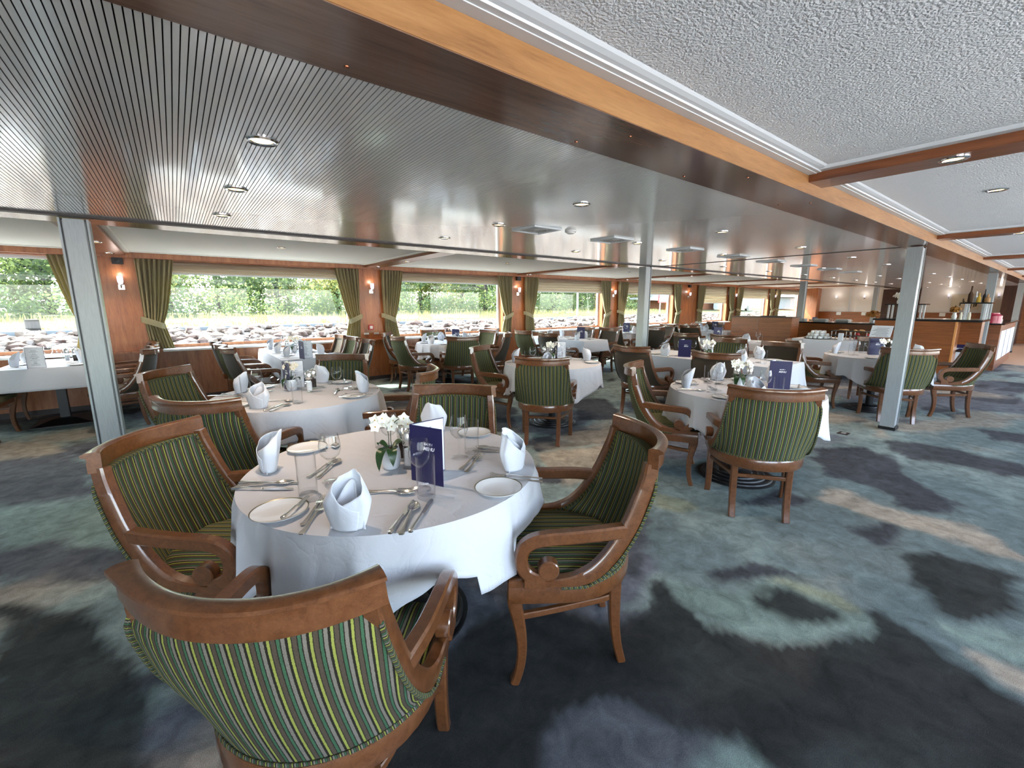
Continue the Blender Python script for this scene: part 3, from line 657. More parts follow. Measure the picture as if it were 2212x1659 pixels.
for i, w in enumerate(WOODV):
    if w: SC.place(((w[0]+w[1])/2+.03, Y1-.001, 1.73), 0, 'small white glass wall lamp on the %s wooden window pier' % ordn[i-1], 'sconces on the piers')
for y, lb in ((7.05, 'wall lamp on the papered end wall, nearest the windows'), (6.0, 'wall lamp on the papered end wall, right of the nearest-window one'), (3.3, 'wall lamp left of the framed picture on the end wall'), (1.95, 'wall lamp right of the framed picture on the end wall')): SC.place((X1-.09, y, 1.72), -PI/2, lb)
for i in (1, 3, 5, 7):
    w = WOODV[i]; x = (w[0]+w[1])/2
    t = thing('speaker', 'small black box speaker high on the %s wooden window pier' % ordn[i-1], 'speaker', (x+.03, Y1, 2.065)); b = MB(); b.box(-.06, .06, -.07, 0, -.045, .045); b.obj('cabinet', 'black_plastic', t, bevel=.006)
    b = MB(); b.lathe([(.0001, -.076), (.02, -.073), (.028, -.071)], 14, (0, 0, 0), 'y'); b.obj('cone', 'pillar_edge', t)
t = thing('fire_call_point', 'red square fire alarm button on the second wooden pier', 'fire alarm', (2.995, Y1, 1.022)); b = MB(); b.box(-.05, .05, -.03, 0, -.05, .05); b.obj('case', 'red_plastic', t, bevel=.004)
b = MB(); b.box(-.028, .028, -.033, -.03, -.028, .028); b.obj('glass_plate', 'white_plastic', t, smooth=False)
for x, lb in ((2.90, 'left'), (3.10, 'right')):
    t = thing('wall_socket', 'white flat socket plate below the red alarm button, %s one' % lb, 'socket', (x, Y1, .90)); b = MB(); b.box(-.05, .05, -.01, 0, -.016, .016); b.obj('plate', 'white_plastic', t, bevel=.003)
    b = MB(); b.box(-.03, .03, -.012, -.010, -.006, .006); b.obj('slot', 'grey_metal_vent', t, smooth=False)
for y, lb in ((6.9, 'white socket in the end wall wainscot, left of the buffet'), (5.95, 'white socket in the end wall wainscot, above the buffet'), (3.4, 'white socket in the wainscot left of the framed picture')):
    b = MB(); b.box(-.02, 0, -.09, .09, -.07, .07); o = b.obj('wall_socket', 'white_plastic', bevel=.006); o.location = (24.62, y, 1.02); tag(o, lb, 'socket')
# ------------------------------------------------------------------ the armchair
POST = [(.288, .262, .449), (.288, .15, .449), (.287, .06, .450), (.284, .0, .459), (.279, -.06, .487), (.271, -.125, .555), (.261, -.185, .655), (.251, -.228, .765), (.244, -.250, .835), (.24, -.258, .882)]
PS = smoothpath(POST, 61)
PSA = np.array([tuple(p) for p in PS]); _i0 = 12; _i1 = 57
def post_at(v):
    t = lerp(_i0, _i1, v); k = min(int(t), len(PSA)-2); f = t-k; p = PSA[k]*(1-f)+PSA[k+1]*f; return p
def shell(u, v, inset):
    w, ye, ze = post_at(v); p0, p1 = post_at(max(0, v-.03)), post_at(min(1, v+.03)); ty, tz = p1[1]-p0[1], p1[2]-p0[2]; L = math.hypot(ty, tz)
    ny, nz = -tz/L, ty/L                             # towards the rear / underside of the side frame
    if nz > 0 or ny > 0: ny, nz = -abs(ny), -abs(nz)
    if inset == 0: e = max(0, (v-.86)/.14); w += lerp(.019, .006, e); q = lerp(.028, -.004, e); ye += ny*q; ze = max(.433, ze+nz*q)
    else: w -= .023; ye += ny*.004; ze += nz*.004
    ym = lerp(-.238, -.350, v)-.016*math.sin(PI*v)+inset; zm = lerp(.437, .868, v)
    k = (1-v)**1.0; th = u*PI/2
    fx = lerp(u, math.sin(th), k); g = lerp(1-u*u, math.cos(th), k)
    return Vector((w*fx, ye+(ym-ye)*g, ze+(zm-ze)*min(1, g*1.25)))
US, VSS = lin(-1, 1, 33), lin(0, 1, 17)
def arclen(inset):
    tab = {}
    for v in VSS:
        pts = [shell(u, v, inset) for u in US]; L = [0]
        for a, b_ in zip(pts, pts[1:]): L.append(L[-1]+math.hypot(b_.x-a.x, b_.y-a.y))
        mid = L[len(L)//2]
        for u, l_ in zip(US, L): tab[(u, v)] = (l_-mid+5, v*.45)
    return tab
def chair_parts(fabric, gimp, root):
    b = MB(); t0, t1 = arclen(0), arclen(.045)
    b.grid(lambda u, v: shell(u, v, 0), US, VSS, lambda u, v: t0[(u, v)])
    b.grid(lambda u, v: shell(u, v, .045), US, VSS, lambda u, v: t1[(u, v)], flip=True)
    n = len(US); N = n*len(VSS)
    rim = list(range(n))+[j*n+n-1 for j in range(1, len(VSS))]+[(len(VSS)-1)*n+i for i in range(n-2, -1, -1)]+[j*n for j in range(len(VSS)-2, 0, -1)]
    for a, c in zip(rim, rim[1:]+rim[:1]): b.f.append((a, c, c+N, a+N)); b.mi.append(0)
    b.obj('backrest', fabric, root)
    # seat cushion: U-shaped, domed, stripes run front to back
    b = MB(); nu, nv = 23, 23
    def hw(y): return .268 if y > .05 else .268*math.sqrt(max(0, 1-((.05-y)/.262)**2))
    def seat(u, v):
        y = lerp(-.208, .275, v); w = max(hw(y), .02); x = w*u
        e = max(abs(u), 0); dome = .032*(1-e**4)*(1-max(0, (v-.8)/.2)**3*.75)*(min(1, v/.08))
        return Vector((x, y, .452+dome))
    b.grid(seat, lin(-1, 1, nu), lin(0, 1, nv), lambda u, v: (seat(u, v).x+5, v*.48))
    top = lambda i: seat(lin(-1, 1, nu)[i], 1)
    o = len(b.v); fr = [top(i) for i in range(nu)]
    b.add([(p.x, p.y, p.z) for p in fr]+[(p.x, p.y+.008, .418) for p in fr], [(i, i+1, nu+i+1, nu+i) for i in range(nu-1)], [(p.x+5, .48) for p in fr]+[(p.x+5, .52) for p in fr])
    b.obj('seat', fabric, root)
    # braid round the upholstery, outside and inside
    b = MB()
    for ins, off in ((0, -.004), (.045, .004)):
        ring = [shell(u, 1, ins) for u in US]; L = [shell(1, v, ins) for v in VSS][::-1]; bt = [shell(u, 0, ins) for u in US][::-1]; R = [shell(-1, v, ins) for v in VSS]
        for seg in ((R[::1]+ring[1:]+L[1:]) if ins else (R+ring[1:]+L[1:]), bt if not ins else None):
            if not seg: continue
            pts = [p+Vector((0, off, 0)) for p in seg]; b.sweep(pts, .011, .011, lambda i, p: Vector((p.x*.5, -1, .3)), uvl=True)
    b.obj('braid', gimp, root)
def make_chair(kind):
    root = thing('armchair', 'c', 'chair')
    fab, gm = ('striped_fabric', 'gimp_fabric') if kind == 'striped' else ('plain_fabric', 'plain_fabric')
    chair_parts(fab, gm, root)
    if kind != 'striped' and CHAIRS:                 # wooden parts are shared with the first chair
        for ch in CHAIRS['striped'].root.children:
            if ch.name.split('.')[0] not in ('backrest', 'seat', 'braid'):
                c = ch.copy(); COL.objects.link(c); c.parent = root
        CHAIRS[kind] = Proto(root); return
    for s in (-1, 1):
        pts = [(s*p.x, p.y, p.z) for p in PS]; k = len(pts)
        wn = [lerp(.030, .058, min(1, max(0, (i-8)/16)))-.010*max(0, (i-40)/20) for i in range(k)]
        b = MB(); b.sweep(pts, .042, wn, (1, 0, 0)); b.obj('side_frame', 'chair_wood', root)
        arm = [(.262, -.168, .634), (.273, -.13, .637), (.288, -.06, .637), (.297, .04, .633), (.302, .12, .630), (.304, .17, .622), (.304, .205, .598), (.304, .217, .563), (.303, .213, .525), (.302, .195, .495), (.301, .165, .480), (.300, .135, .484), (.300, .122, .500)]
        P = smoothpath([(s*x, y, z) for x, y, z in arm], 40); wn = [lerp(.052, .044, i/39) if i < 32 else lerp(.044, .028, (i-31)/8) for i in range(40)]
        b = MB(); b.sweep(P, .042, wn, (1, 0, 0))
        b.lathe([(.0001, -.023), (.034, -.023), (.038, -.019), (.038, .019), (.034, .023), (.0001, .023)], 22, (s*.300, .118, .510), 'x')
        b.box(s*.300-.020, s*.300+.020, .13, .205, .44, .478); b.obj('armrest', 'chair_wood', root)
        fl = [(.238, .437), (.240, .36), (.226, .285), (.213, .2), (.213, .12), (.224, .05), (.240, 0)]; wd = [.055, .055, .047, .040, .036, .034, .034]
        P = smoothpath([(s*.262, y, z) for y, z in fl], 20); w2 = np.interp(np.linspace(0, 6, 20), range(7), wd)
        b = MB(); b.sweep(P, .042, list(w2), (1, 0, 0)); b.obj('leg', 'chair_wood', root)
        rl = [(-.165, .437), (-.165, .3), (-.170, .18), (-.184, .08), (-.205, 0)]; wd = [.052, .046, .040, .036, .034]
        P = smoothpath([(s*.166, y, z) for y, z in rl], 16); w2 = np.interp(np.linspace(0, 4, 16), range(5), wd)
        b = MB(); b.sweep(P, .042, list(w2), (1, 0, 0)); b.obj('leg', 'chair_wood', root)
    U = [(.284, .262), (.285, .16), (.284, .05)]+[(.282*math.cos(a), .05-.29*math.sin(a)) for a in lin(.12, PI-.12, 19)]+[(-.284, .05), (-.285, .16), (-.284, .262)]
    b = MB(); b.sweep([(x, y, .4) for x, y in U], .074, .03, (0, 0, 1)); b.box(-.284, .284, .238, .262, .365, .432); b.obj('seat_rail', 'chair_wood', root)
    sec = [(-.9, -1), (.1, -1), (.45, -.9), (.62, -1.0), (.78, -1.7), (1.0, -1.65), (1.15, -.9), (1.15, .3), (1.0, 1), (-.9, 1)]
    n = 41; pts = []
    for i in range(n):
        u = -1+2*i/(n-1); pts.append((.262*u, -.256-.100*(1-abs(u)**2.1), .893+.010*abs(u)**3))
    b = MB(); b.sweep(pts[::-1], .072, [lerp(.029, .040, abs(-1+2*i/(n-1))**6) for i in range(n)], (0, 0, 1), [(x, -y) for x, y in sec]); b.obj('top_rail', 'chair_wood', root)
    st = [(.258, .216, .285), (.235, .11, .287), (.205, -.02, .292), (.180, -.12, .296), (.15, -.172, .297)]
    L = smoothpath(st, 14); R = [Vector((-p.x, p.y, p.z)) for p in L[::-1]]
    b = MB(); b.sweep(L+R, .026, .022, (0, 0, 1)); b.obj('stretcher', 'chair_wood', root)
    CHAIRS[kind] = Proto(root)
CHAIRS = {}
make_chair('striped'); make_chair('plain')
# ------------------------------------------------------------------ tables
def column_foot(t, zt, kind):
    b = MB()
    if kind == 'round':
        b.cyl(.045, .03, zt, 20); b.obj('column', 'black_iron', t)
        b = MB(); pr = [(.0001, .075), (.07, .07)]
        for r in (.12, .17, .22, .27): pr += [(r-.006, .062-(r-.1)*.2), (r+.004, .056-(r-.1)*.2), (r+.008, .045-(r-.1)*.2)]
        pr += [(.30, .012), (.30, 0), (.0001, 0)]; b.lathe(pr, 40); b.obj('base_plate', 'black_iron', t)
    else:
        b.box(-.045, .045, -.045, .045, .03, zt); b.obj('column', 'black_iron', t, bevel=.006)
        b = MB(); pr = [(.0001, .07), (.09, .066)]
        for k in range(6): r = .12+.028*k; pr += [(r*1.3, .06-.008*k), (r*1.3+.022, .054-.008*k)]
        pr += [(.40, .010), (.40, 0), (.0001, 0)]; b.lathe(pr, 4, a0=PI/4); b.obj('base_plate', 'black_iron', t, smooth=False)
def cloth_round(R, mid, corner, phase, amp, seed, drops=None):
    r_ = random.Random(seed); fr = [(k, r_.uniform(0, 6.28), a) for k, a in ((3, .3), (5, .45), (8, .5), (11, .5), (16, .3), (23, .12))]
    def wv(a): return sum(c*math.sin(k*a+p) for k, p, c in fr)/1.3
    na = 264; dr = [0, .15, .3, .42, .52, .57, R-.012, R]
    b = MB(); az = [2*PI*i/na for i in range(na)]
    rings = [[(r*math.cos(a), r*math.sin(a), .752+.0012*math.sin(a*3+r*30)) for a in az] for r in dr[1:]]
    for k in range(1, 13):
        f = k/12; ring = []
        for a in az:
            cq = .5+.5*math.cos(4*(a-phase)); d = (float(np.interp((math.degrees(a)+180) % 360-180, drops[0], drops[1]))+.03+.006*wv(a*2) if drops else mid+(corner-mid)*cq**1.5+.018*wv(a+2.0))*f
            w = wv(a); w = .6*w+.5*(1-2*abs(math.sin(a*6.5+1.7*math.sin(a*2)))**.8); fw = f**.7; rad = R+.010*min(1, f*6)+d*(.03+.10*cq*f)+amp*.85*fw*max(-.35, min(1, w))*(d/max(f, .05)+.12)
            ring.append((rad*math.cos(a+.05*w*f), rad*math.sin(a+.05*w*f), .752-.012*min(1, f*5)*.2-d*(1-.10*abs(w)*f)))
        rings.append(ring)
    vs = [(0, 0, .752)]+[p for r in rings for p in r]; fs = [(0, 1+i, 1+(i+1) % na) for i in range(na)]
    for k in range(len(rings)-1):
        o1, o2 = 1+k*na, 1+(k+1)*na
        for i in range(na): j = (i+1) % na; fs.append((o1+i, o2+i, o2+j, o1+j))
    b.add(vs, fs); return b
def cloth_rect(hx, hy, over, amp, seed):
    r_ = random.Random(seed); ph = [r_.uniform(0, 6.28) for _ in range(6)]
    def ax(h): return sorted(set([-h-over+over*k/9 for k in range(9)]+lin(-h, h, max(8, int(h*24)))+[h+over*k/9 for k in range(1, 10)]))
    def fn(u, v):
        cu, cv = max(-hx, min(hx, u)), max(-hy, min(hy, v)); dx, dy = u-cu, v-cv; d = math.hypot(dx, dy)
        if d < 1e-6: return (u, v, .752)
        nx_, ny_ = dx/d, dy/d; s = cu*1.0+cv*1.0; corner = min(abs(dx), abs(dy))/(over+1e-9)
        w = math.sin(s*17+ph[0])*.5+math.sin(s*29+ph[1])*.35+math.sin(s*9+ph[2])*.4
        fl = .010*min(1, d*20)+d*(.04+amp*(.5+.5*w)+.16*corner)
        return (cu+nx_*fl, cv+ny_*fl, .752-.003-d*(1-.06*corner))
    b = MB(); b.grid(fn, ax(hx), ax(hy)); return b
TABLES = {}
def round_table(key, x, y, R, label, cl_label, mid=.2, corner=.29, phase=0, amp=.16, seed=1, drops=None):
    t = thing('round_table', label, 'table', (x, y, 0)); b = MB(); b.lathe([(.0001, .747), (R-.005, .747), (R, .742), (R, .722), (R-.02, .715), (.0001, .715)], 48); b.obj('tabletop', 'chair_wood', t)
    column_foot(t, .716, 'round')
    o = cloth_round(R+.003, mid, corner, phase, amp, seed, drops).obj('tablecloth', 'linen'); o.location = (x, y, 0); tag(o, cl_label, 'tablecloth')
    md = o.modifiers.new('thickness', 'SOLIDIFY'); md.thickness = .0015; md.offset = -1; TABLES[key] = (x, y, R, R)
def rect_table(key, x, y, hx, hy, label, cl_label, over=.27, foot='square', amp=.14, seed=1):
    t = thing('rectangular_table', label, 'table', (x, y, 0)); b = MB(); b.box(-hx, hx, -hy, hy, .715, .747); b.obj('tabletop', 'chair_wood', t, bevel=.004)
    if foot == 'legs':
        b = MB(); b.box(-hx+.06, hx-.06, -hy+.06, -hy+.085, .60, .715); b.box(-hx+.06, hx-.06, hy-.085, hy-.06, .60, .715); b.box(-hx+.06, -hx+.085, -hy+.06, hy-.06, .60, .715); b.box(hx-.085, hx-.06, -hy+.06, hy-.06, .60, .715); b.obj('apron', 'dark_wood', t, smooth=False)
        for sx in (-1, 1):
            for sy in (-1, 1):
                X, Y = sx*(hx-.09), sy*(hy-.09); b = MB(); b.sweep(smoothpath([(X, Y, .715), (X+sx*.02, Y+sy*.02, .55), (X-sx*.01, Y-sy*.01, .3), (X, Y, .1), (X+sx*.03, Y+sy*.03, 0)], 14), lin(.07, .034, 14), lin(.07, .034, 14), (1, 0, 0)); b.obj('leg', 'dark_wood', t)
    else:
        for yy in ([0] if hy < .75 else [-hy*.55, hy*.55]):
            before = set(t.children); column_foot(t, .716, 'square')
            for c in t.children:
                if c not in before: c.location = (0, yy, 0)
    o = cloth_rect(hx+.002, hy+.002, over, amp, seed).obj('tablecloth', 'linen'); o.location = (x, y, 0); tag(o, cl_label, 'tablecloth')
    md = o.modifiers.new('thickness', 'SOLIDIFY'); md.thickness = .0015; md.offset = -1; TABLES[key] = (x, y, hx, hy)
# ------------------------------------------------------------------ tableware
def P_napkin(tall=.172, w=.074, lean=.02, spiral=1.22):
    b = MB()
    def fn(u, v):
        th = u*PI*spiral; a = abs(u); h = tall*(.40+.60*max(0, math.cos(min(a, 1)*PI*.5))**1.1)+.006*math.sin(u*9)
        if u > 0: h *= 1-.12*u
        z = h*v; q = z/tall; r = w*(.66+.98*q-.72*q*q)*(1-.16*(u > 0)*a)
        cr = .06*math.cos(6*th)*q+.03*math.cos(11*th+1)*q
        return (r*(1.08+cr)*math.sin(th)*(1-.62*max(0, q-.5)/.5), (.60*r+cr*w*.6)*math.cos(th)+lean*q*q, z)
    b.grid(fn, lin(-1, 1, 73), lin(0, 1, 16))
    def leaf(u, v):                                  # inner fold
        z = tall*.84*(1-abs(u)**1.6*.6)*v; q = z/tall
        return (w*.78*u*(1-.35*q), w*.10+.020*math.cos(u*3)+lean*q*q+.014*math.sin(u*6)*q, z)
    b.grid(leaf, lin(-1, 1, 19), lin(0, 1, 8))
    o = b.obj('folded_napkin', 'napkin_linen'); tag(o, 'n', 'napkin'); md = o.modifiers.new('thickness', 'SOLIDIFY'); md.thickness = .0022
    return Proto(o)
NAP = P_napkin()
def _flat(pts, z0, z1, bowl=None):
    b = MB(); n = len(pts); full = pts+[(x, -y) for x, y in reversed(pts)]
    return full
def P_knife(L=.215):
    b = MB(); k = L/.215
    b.sweep(smoothpath([(0, 0, .006), (.02*k, 0, .008), (.06*k, 0, .0075), (.10*k, 0, .007), (.108*k, 0, .006)], 14), [.010, .016, .015, .013, .011, .010, .0095, .009, .009, .009, .010, .011, .011, .009], [.006, .010, .010, .009, .008, .008, .007, .007, .007, .007, .007, .008, .008, .007], (0, 1, 0))
    pts = [(.106, -.006), (.115, -.0085), (.19, -.0095), (.205, -.008), (.215, -.001), (.21, .005), (.19, .0075), (.115, .0065), (.106, .005)]
    n = len(pts); b.add([(x*k, y, .0035) for x, y in pts]+[(x*k, y, .0050) for x, y in pts], [tuple(range(n-1, -1, -1)), tuple(range(n, 2*n))]+[(i, (i+1) % n, n+(i+1) % n, n+i) for i in range(n)])
    o = b.obj('table_knife', 'cutlery_steel'); tag(o, 'k', 'knife'); return Proto(o)
def handle(b, k, L): b.sweep(smoothpath([(0, 0, .003), (.02*k, 0, .004), (.07*k, 0, .006), (.11*k, 0, .010), (L, 0, .010)], 16), [.012, .018, .019, .017, .015, .013, .011, .010, .009, .008, .0075, .007, .007, .007, .008, .009], .0032, (0, 1, 0))
def P_fork(L=.20):
    b = MB(); k = L/.20; handle(b, k, .130*k)
    pl = lambda x, y: (x*k, y, .010-.055*(x-.13)**2*30+.0)
    def zf(x): t = (x-.13)/.07; return .010-.010*math.sin(t*2.4)*.9+.008*t*t
    secs = [(.128, .005), (.135, .010), (.145, .0125), (.155, .0128)]
    vs = []; 
    for x, w in secs:
        for s in (-1, 1):
            for dz in (0, .0018): vs.append((x*k, s*w, zf(x)+dz))
    fs = []
    for i in range(len(secs)-1):
        o = i*4; fs += [(o, o+2, o+6, o+4), (o+1, o+5, o+7, o+3), (o, o+4, o+5, o+1), (o+2, o+3, o+7, o+6)]
    b.add(vs, fs)
    for q in range(4):
        y = -.0108+.0072*q; b.sweep([(x*k, y*(1-.1*i/4), zf(x)+.0009) for i, x in enumerate((.153, .168, .182, .193, .200))], [.0042, .0036, .0034, .003, .0014], .0018, (0, 1, 0))
    o = b.obj('table_fork', 'cutlery_steel'); tag(o, 'f', 'fork'); return Proto(o)
def P_spoon(L=.20):
    b = MB(); k = L/.20; handle(b, k, .135*k)
    def bowl(u, v):
        x = .132+.068*v; w = .0205*math.sin(PI*min(1, max(.03, v))**.85)**.75+.001; y = w*u
        return (x*k, y, .010-.0095*(1-u*u)*math.sin(PI*v)**.8)
    b.grid(bowl, lin(-1, 1, 11), lin(0, 1, 14)); o = b.obj('table_spoon', 'cutlery_steel'); tag(o, 's', 'spoon'); md = o.modifiers.new('thickness', 'SOLIDIFY'); md.thickness = .0014; md.offset = 1; return Proto(o)
KN, FK, SPN, BKN = P_knife(.238), P_fork(.215), P_spoon(.215), P_knife(.178)
def P_wine():
    b = MB(); pr = [(.0001, .003), (.030, .0018), (.0345, .0), (.0345, .002), (.02, .006), (.006, .013), (.0038, .03), (.0036, .075), (.006, .088), (.018, .096), (.031, .112), (.0375, .134), (.0375, .150), (.034, .170), (.0295, .195), (.0288, .195), (.0333, .170), (.0367, .150), (.0366, .134), (.0303, .113), (.017, .098), (.0001, .094)]
    b.lathe(pr, 32); o = b.obj('wine_glass', 'table_glass'); tag(o, 'w', 'wine glass'); return Proto(o)
def P_tumbler(h=.160, r=.0355, nm='tumbler'):
    b = MB(); b.lathe([(.0001, 0), (r*.93, 0), (r*.95, .004), (r, h), (r-.0016, h), (r*.94-.0016, .014), (.0001, .012)], 32); o = b.obj(nm, 'table_glass'); tag(o, 't', 'glass'); return Proto(o)
WG, TU = P_wine(), P_tumbler()
def P_plate(r=.091):
    t = thing('side_plate', 'p', 'plate'); b = MB()
    b.lathe([(.0001, .004), (r*.62, .004), (r*.68, .006), (r*.97, .013), (r, .0145), (r, .0125), (r*.66, .0035), (r*.6, .0005), (.0001, .0005)], 40); b.obj('dish', 'porcelain', t)
    b = MB(); b.lathe([(r*.965, .0135), (r*1.002, .0152), (r*1.004, .0142)], 40); b.obj('rim_band', 'gilt_rim', t); return Proto(t)
PL = P_plate()
def text_mesh(s, size, shear=0.0, bold=0.0):
    c = bpy.data.curves.new('lettering', 'FONT'); c.body = s; c.size = size; c.extrude = .0002; c.shear = shear; c.offset = bold
    o = bpy.data.objects.new('lettering', c); COL.objects.link(o); bpy.context.view_layer.update()
    me = bpy.data.meshes.new_from_object(o.evaluated_get(bpy.context.evaluated_depsgraph_get())); bpy.data.objects.remove(o); bpy.data.curves.remove(c); return me
TX1, TX2 = text_mesh('GATE 1', .0125, .25, .0003), text_mesh('MENU', .019, .25, .0006)
for mm in (TX1, TX2): mm.materials.clear(); mm.materials.append(MATS['print_white'])
def P_menu(phi=69):
    w, h, th = .158, .232, .0022; ph = math.radians(phi); t = thing('menu_card', 'm', 'menu')
    b = MB(); b.box(0, w, -th, 0, 0, h); b.obj('cover', 'menu_blue', t, bevel=.0006)
    d = Vector((math.cos(ph), math.sin(ph), 0)); nrm = Vector((-d.y, d.x, 0)); up = Vector((0, 0, 1))
    b = MB(); b.obox(d*(w/2)+nrm*(th/2)+up*(h/2), d*(w/2), nrm*(th/2), up*(h/2)); b.obj('back_cover', 'menu_blue', t, smooth=False)
    b = MB(); b.obox(d*(w/2)-nrm*.0008+up*(h/2), d*(w/2-.003), nrm*.0006, up*(h/2-.003)); pg = b.obj('inner_page', 'paper_white', t, smooth=False)
    b = MB(); rr = random.Random(3); z = h-.03
    while z > .02:
        ln = rr.choice((.03, .045, .06, .075)); c = d*(.075)+up*z-nrm*.0016; b.obox(c, d*(ln/2), nrm*.0001, up*.0012); z -= rr.choice((.007, .007, .013))
    b.obj('print_lines', 'print_grey', pg, smooth=False)
    b = MB(); b.box(.003, w-.003, .0002, .0012, .003, h-.003); b.obj('cover_lining', 'paper_white', t, smooth=False)
    for me, x, z in ((TX1, .070, .158), (TX2, .066, .137)):
        o = bpy.data.objects.new('cover_lettering', me); COL.objects.link(o); o.parent = t; o.location = (x, -th-.0003, z); o.rotation_euler = (PI/2, 0, 0)
    return Proto(t)
MN = P_menu()
def flower(b, c, s, nrm):
    nrm = Vector(nrm).normalized(); a = nrm.orthogonal().normalized(); e = nrm.cross(a); c = Vector(c)
    for k in range(5):
        t = 2*PI*k/5; d = a*math.cos(t)+e*math.sin(t); q = nrm.cross(d)
        pts = [c, c+d*s*.5+q*s*.42+nrm*s*.12, c+d*s+nrm*s*.05, c+d*s*.5-q*s*.42+nrm*s*.12]
        b.add(pts, [(0, 1, 2, 3)])
def P_orchid(seed=1):
    r_ = random.Random(seed); t = thing('orchid_pot', 'o', 'plant')
    b = MB(); b.lathe([(.0001, 0), (.03, 0), (.037, .01), (.043, .04), (.042, .07), (.036, .092), (.033, .092), (.037, .07), (.036, .08), (.0001, .08)], 28); b.obj('pot', 'pot_white', t)
    b = MB(); b.disc(.034, .081, 20); b.obj('soil', 'bark_chip', t)
    for k, (a, L, dr) in enumerate(((-2.2, .10, .075), (-1.5, .09, .06), (.6, .08, .02), (2.6, .06, .01))):
        b = MB(); d = Vector((math.cos(a), math.sin(a), 0)); q = Vector((-d.y, d.x, 0))
        def lf(u, v): w = .021*math.sin(PI*min(1, .06+v*.94))**.7; return tuple(d*(.012+L*.75*math.sin(v*1.7))+q*(w*u)+Vector((0, 0, .085+.03*math.sin(v*2.4)-dr*v*v*1.3+.006*abs(u))))
        b.grid(lf, lin(-1, 1, 7), lin(0, 1, 12)); o = b.obj('leaf', 'leaf_green', t)
    tips = []
    for sx in (-1, 1):
        P = smoothpath([(.006*sx, 0, .085), (.004*sx, .004, .14), (.012*sx, .01, .185), (.035*sx+.01, .012, .212), (.065*sx+.01, 0, .2)], 12); b = MB(); b.sweep(P, .0032, .0032, (0, 1, 0)); b.obj('stem', 'stem_green', t); tips += [P[6], P[7], P[8], P[9], P[10], P[11]]
    for k, p in enumerate(tips):
        b = MB(); c = p+Vector((r_.uniform(-.012, .012), r_.uniform(-.02, .008), r_.uniform(-.012, .014)))
        flower(b, c, .027, (r_.uniform(-.5, .5), -1, r_.uniform(-.1, .5))); fo = b.obj('orchid_flower', 'petal_white', t, smooth=False)
        b = MB(); b.lathe([(.0001, -.004), (.0035, 0), (.0001, .004)], 8, tuple(c+Vector((0, -.003, 0)))); b.obj('flower_heart', 'petal_yellow', fo)
    return Proto(t)
OR = P_orchid()
def P_mill(body, nm, cat):
    t = thing(nm, 'm', cat); b = MB(); b.lathe([(.0001, .0), (.0235, 0), (.0235, .01), (.0215, .018), (.020, .09), (.0001, .09)], 20); b.obj('glass_body', 'table_glass', t)
    b = MB(); b.lathe([(.0001, .011), (.018, .012), (.017, .070), (.0001, .070)], 14); b.obj('filling', body, t)
    b = MB(); b.lathe([(.0215, .086), (.0225, .09), (.0225, .128), (.018, .136), (.006, .138), (.006, .146), (.0001, .147)], 20); b.obj('cap', 'cutlery_steel', t); return Proto(t)
PM, SM = P_mill('pepper_dark', 'pepper_mill', 'pepper mill'), P_mill('porcelain', 'salt_mill', 'salt mill')
# ------------------------------------------------------------------ furniture in its places
TN = {}                                             # short name of each table for the labels
def R_(key, nm, *a, **k): TN[key] = nm; round_table(key, *a, **k)
def Q_(key, nm, *a, **k): TN[key] = nm; rect_table(key, *a, **k)
R_('T1', 'nearest round table', .71, 1.765, .61, 'round pedestal table nearest the camera under a white cloth', 'white cloth draped over the nearest round table', .23, .33, math.radians(-117), .15, 3, ((-180, -155, -135, -118, -112, -103, -95, -88.5, -87.5, -72, -67, -65.5, -45, -30, 0, 60, 120, 150, 180), (.30, .27, .27, .255, .22, .155, .165, .19, .265, .26, .255, .17, .145, .15, .2, .25, .22, .25, .30)))
R_('T2', 'left round table', .72, 3.72, .61, 'round pedestal table behind the nearest one, before the wide window', 'white cloth on the round table behind the nearest one, pink and blue lit', .24, .34, math.radians(-60), .17, 9)
R_('T3', 'right round table', 3.68, 1.62, .57, 'round pedestal table right of centre with a ringed black foot', 'white cloth on the round table right of centre', .27, .36, math.radians(30), .10, 12)
R_('T4', 'central round table', 3.60, 3.86, .58, 'round pedestal table mid-room behind the striped chair with its back turned', 'white cloth on the round table mid-room, hanging low at its right', .25, .38, math.radians(-20), .14, 15)
R_('TR', 'pillar round table', 7.58, 1.63, .58, 'round pedestal table beside the large right pillar', 'white cloth on the round table beside the large right pillar', .26, .37, math.radians(-75), .13, 19)
Q_('T5', 'far-left window table', -1.24, 7.68, .40, .60, 'rectangular window table at the left edge on a square black foot', 'plain white cloth on the window table at the left edge', .25, 'square', .05, 4)
Q_('T6', 'wide-window table', 1.36, 7.12, .34, .95, 'long table running to the wide window between two rows of chairs', 'white cloth on the long table running to the wide window', .25, 'square', .10, 5)
R_('T7', 'second-window round table', 4.05, 7.25, .58, 'round pedestal table in front of the second window', 'white cloth on the round table in front of the second window', .25, .34, math.radians(-100), .2, 22)
Q_('T8', 'third-window table', 6.52, 6.60, .34, .85, 'long table on curved wooden legs before the third window', 'white cloth with diagonal creases on the long table with wooden legs', .22, 'legs', .08, 6)
Q_('T9', 'middle long table', 5.62, 2.98, .42, 1.0, 'long table behind the right-of-centre round table, brown chairs along it', 'white cloth on the middle long table, its lit corner hanging like a tent', .30, 'square', .14, 7)
R_('T12', 'fourth-window round table', 9.10, 7.10, .55, 'small round table by the fourth window left of the middle pillar', 'white cloth on the small round table left of the middle pillar', .32, .40, 0, .2, 25)
Q_('T11', 'divider table', 8.55, 4.0, .46, .78, 'rectangular table just before the wooden divider', 'pinkish white cloth on the table before the wooden divider', .28, 'square', .12, 8)
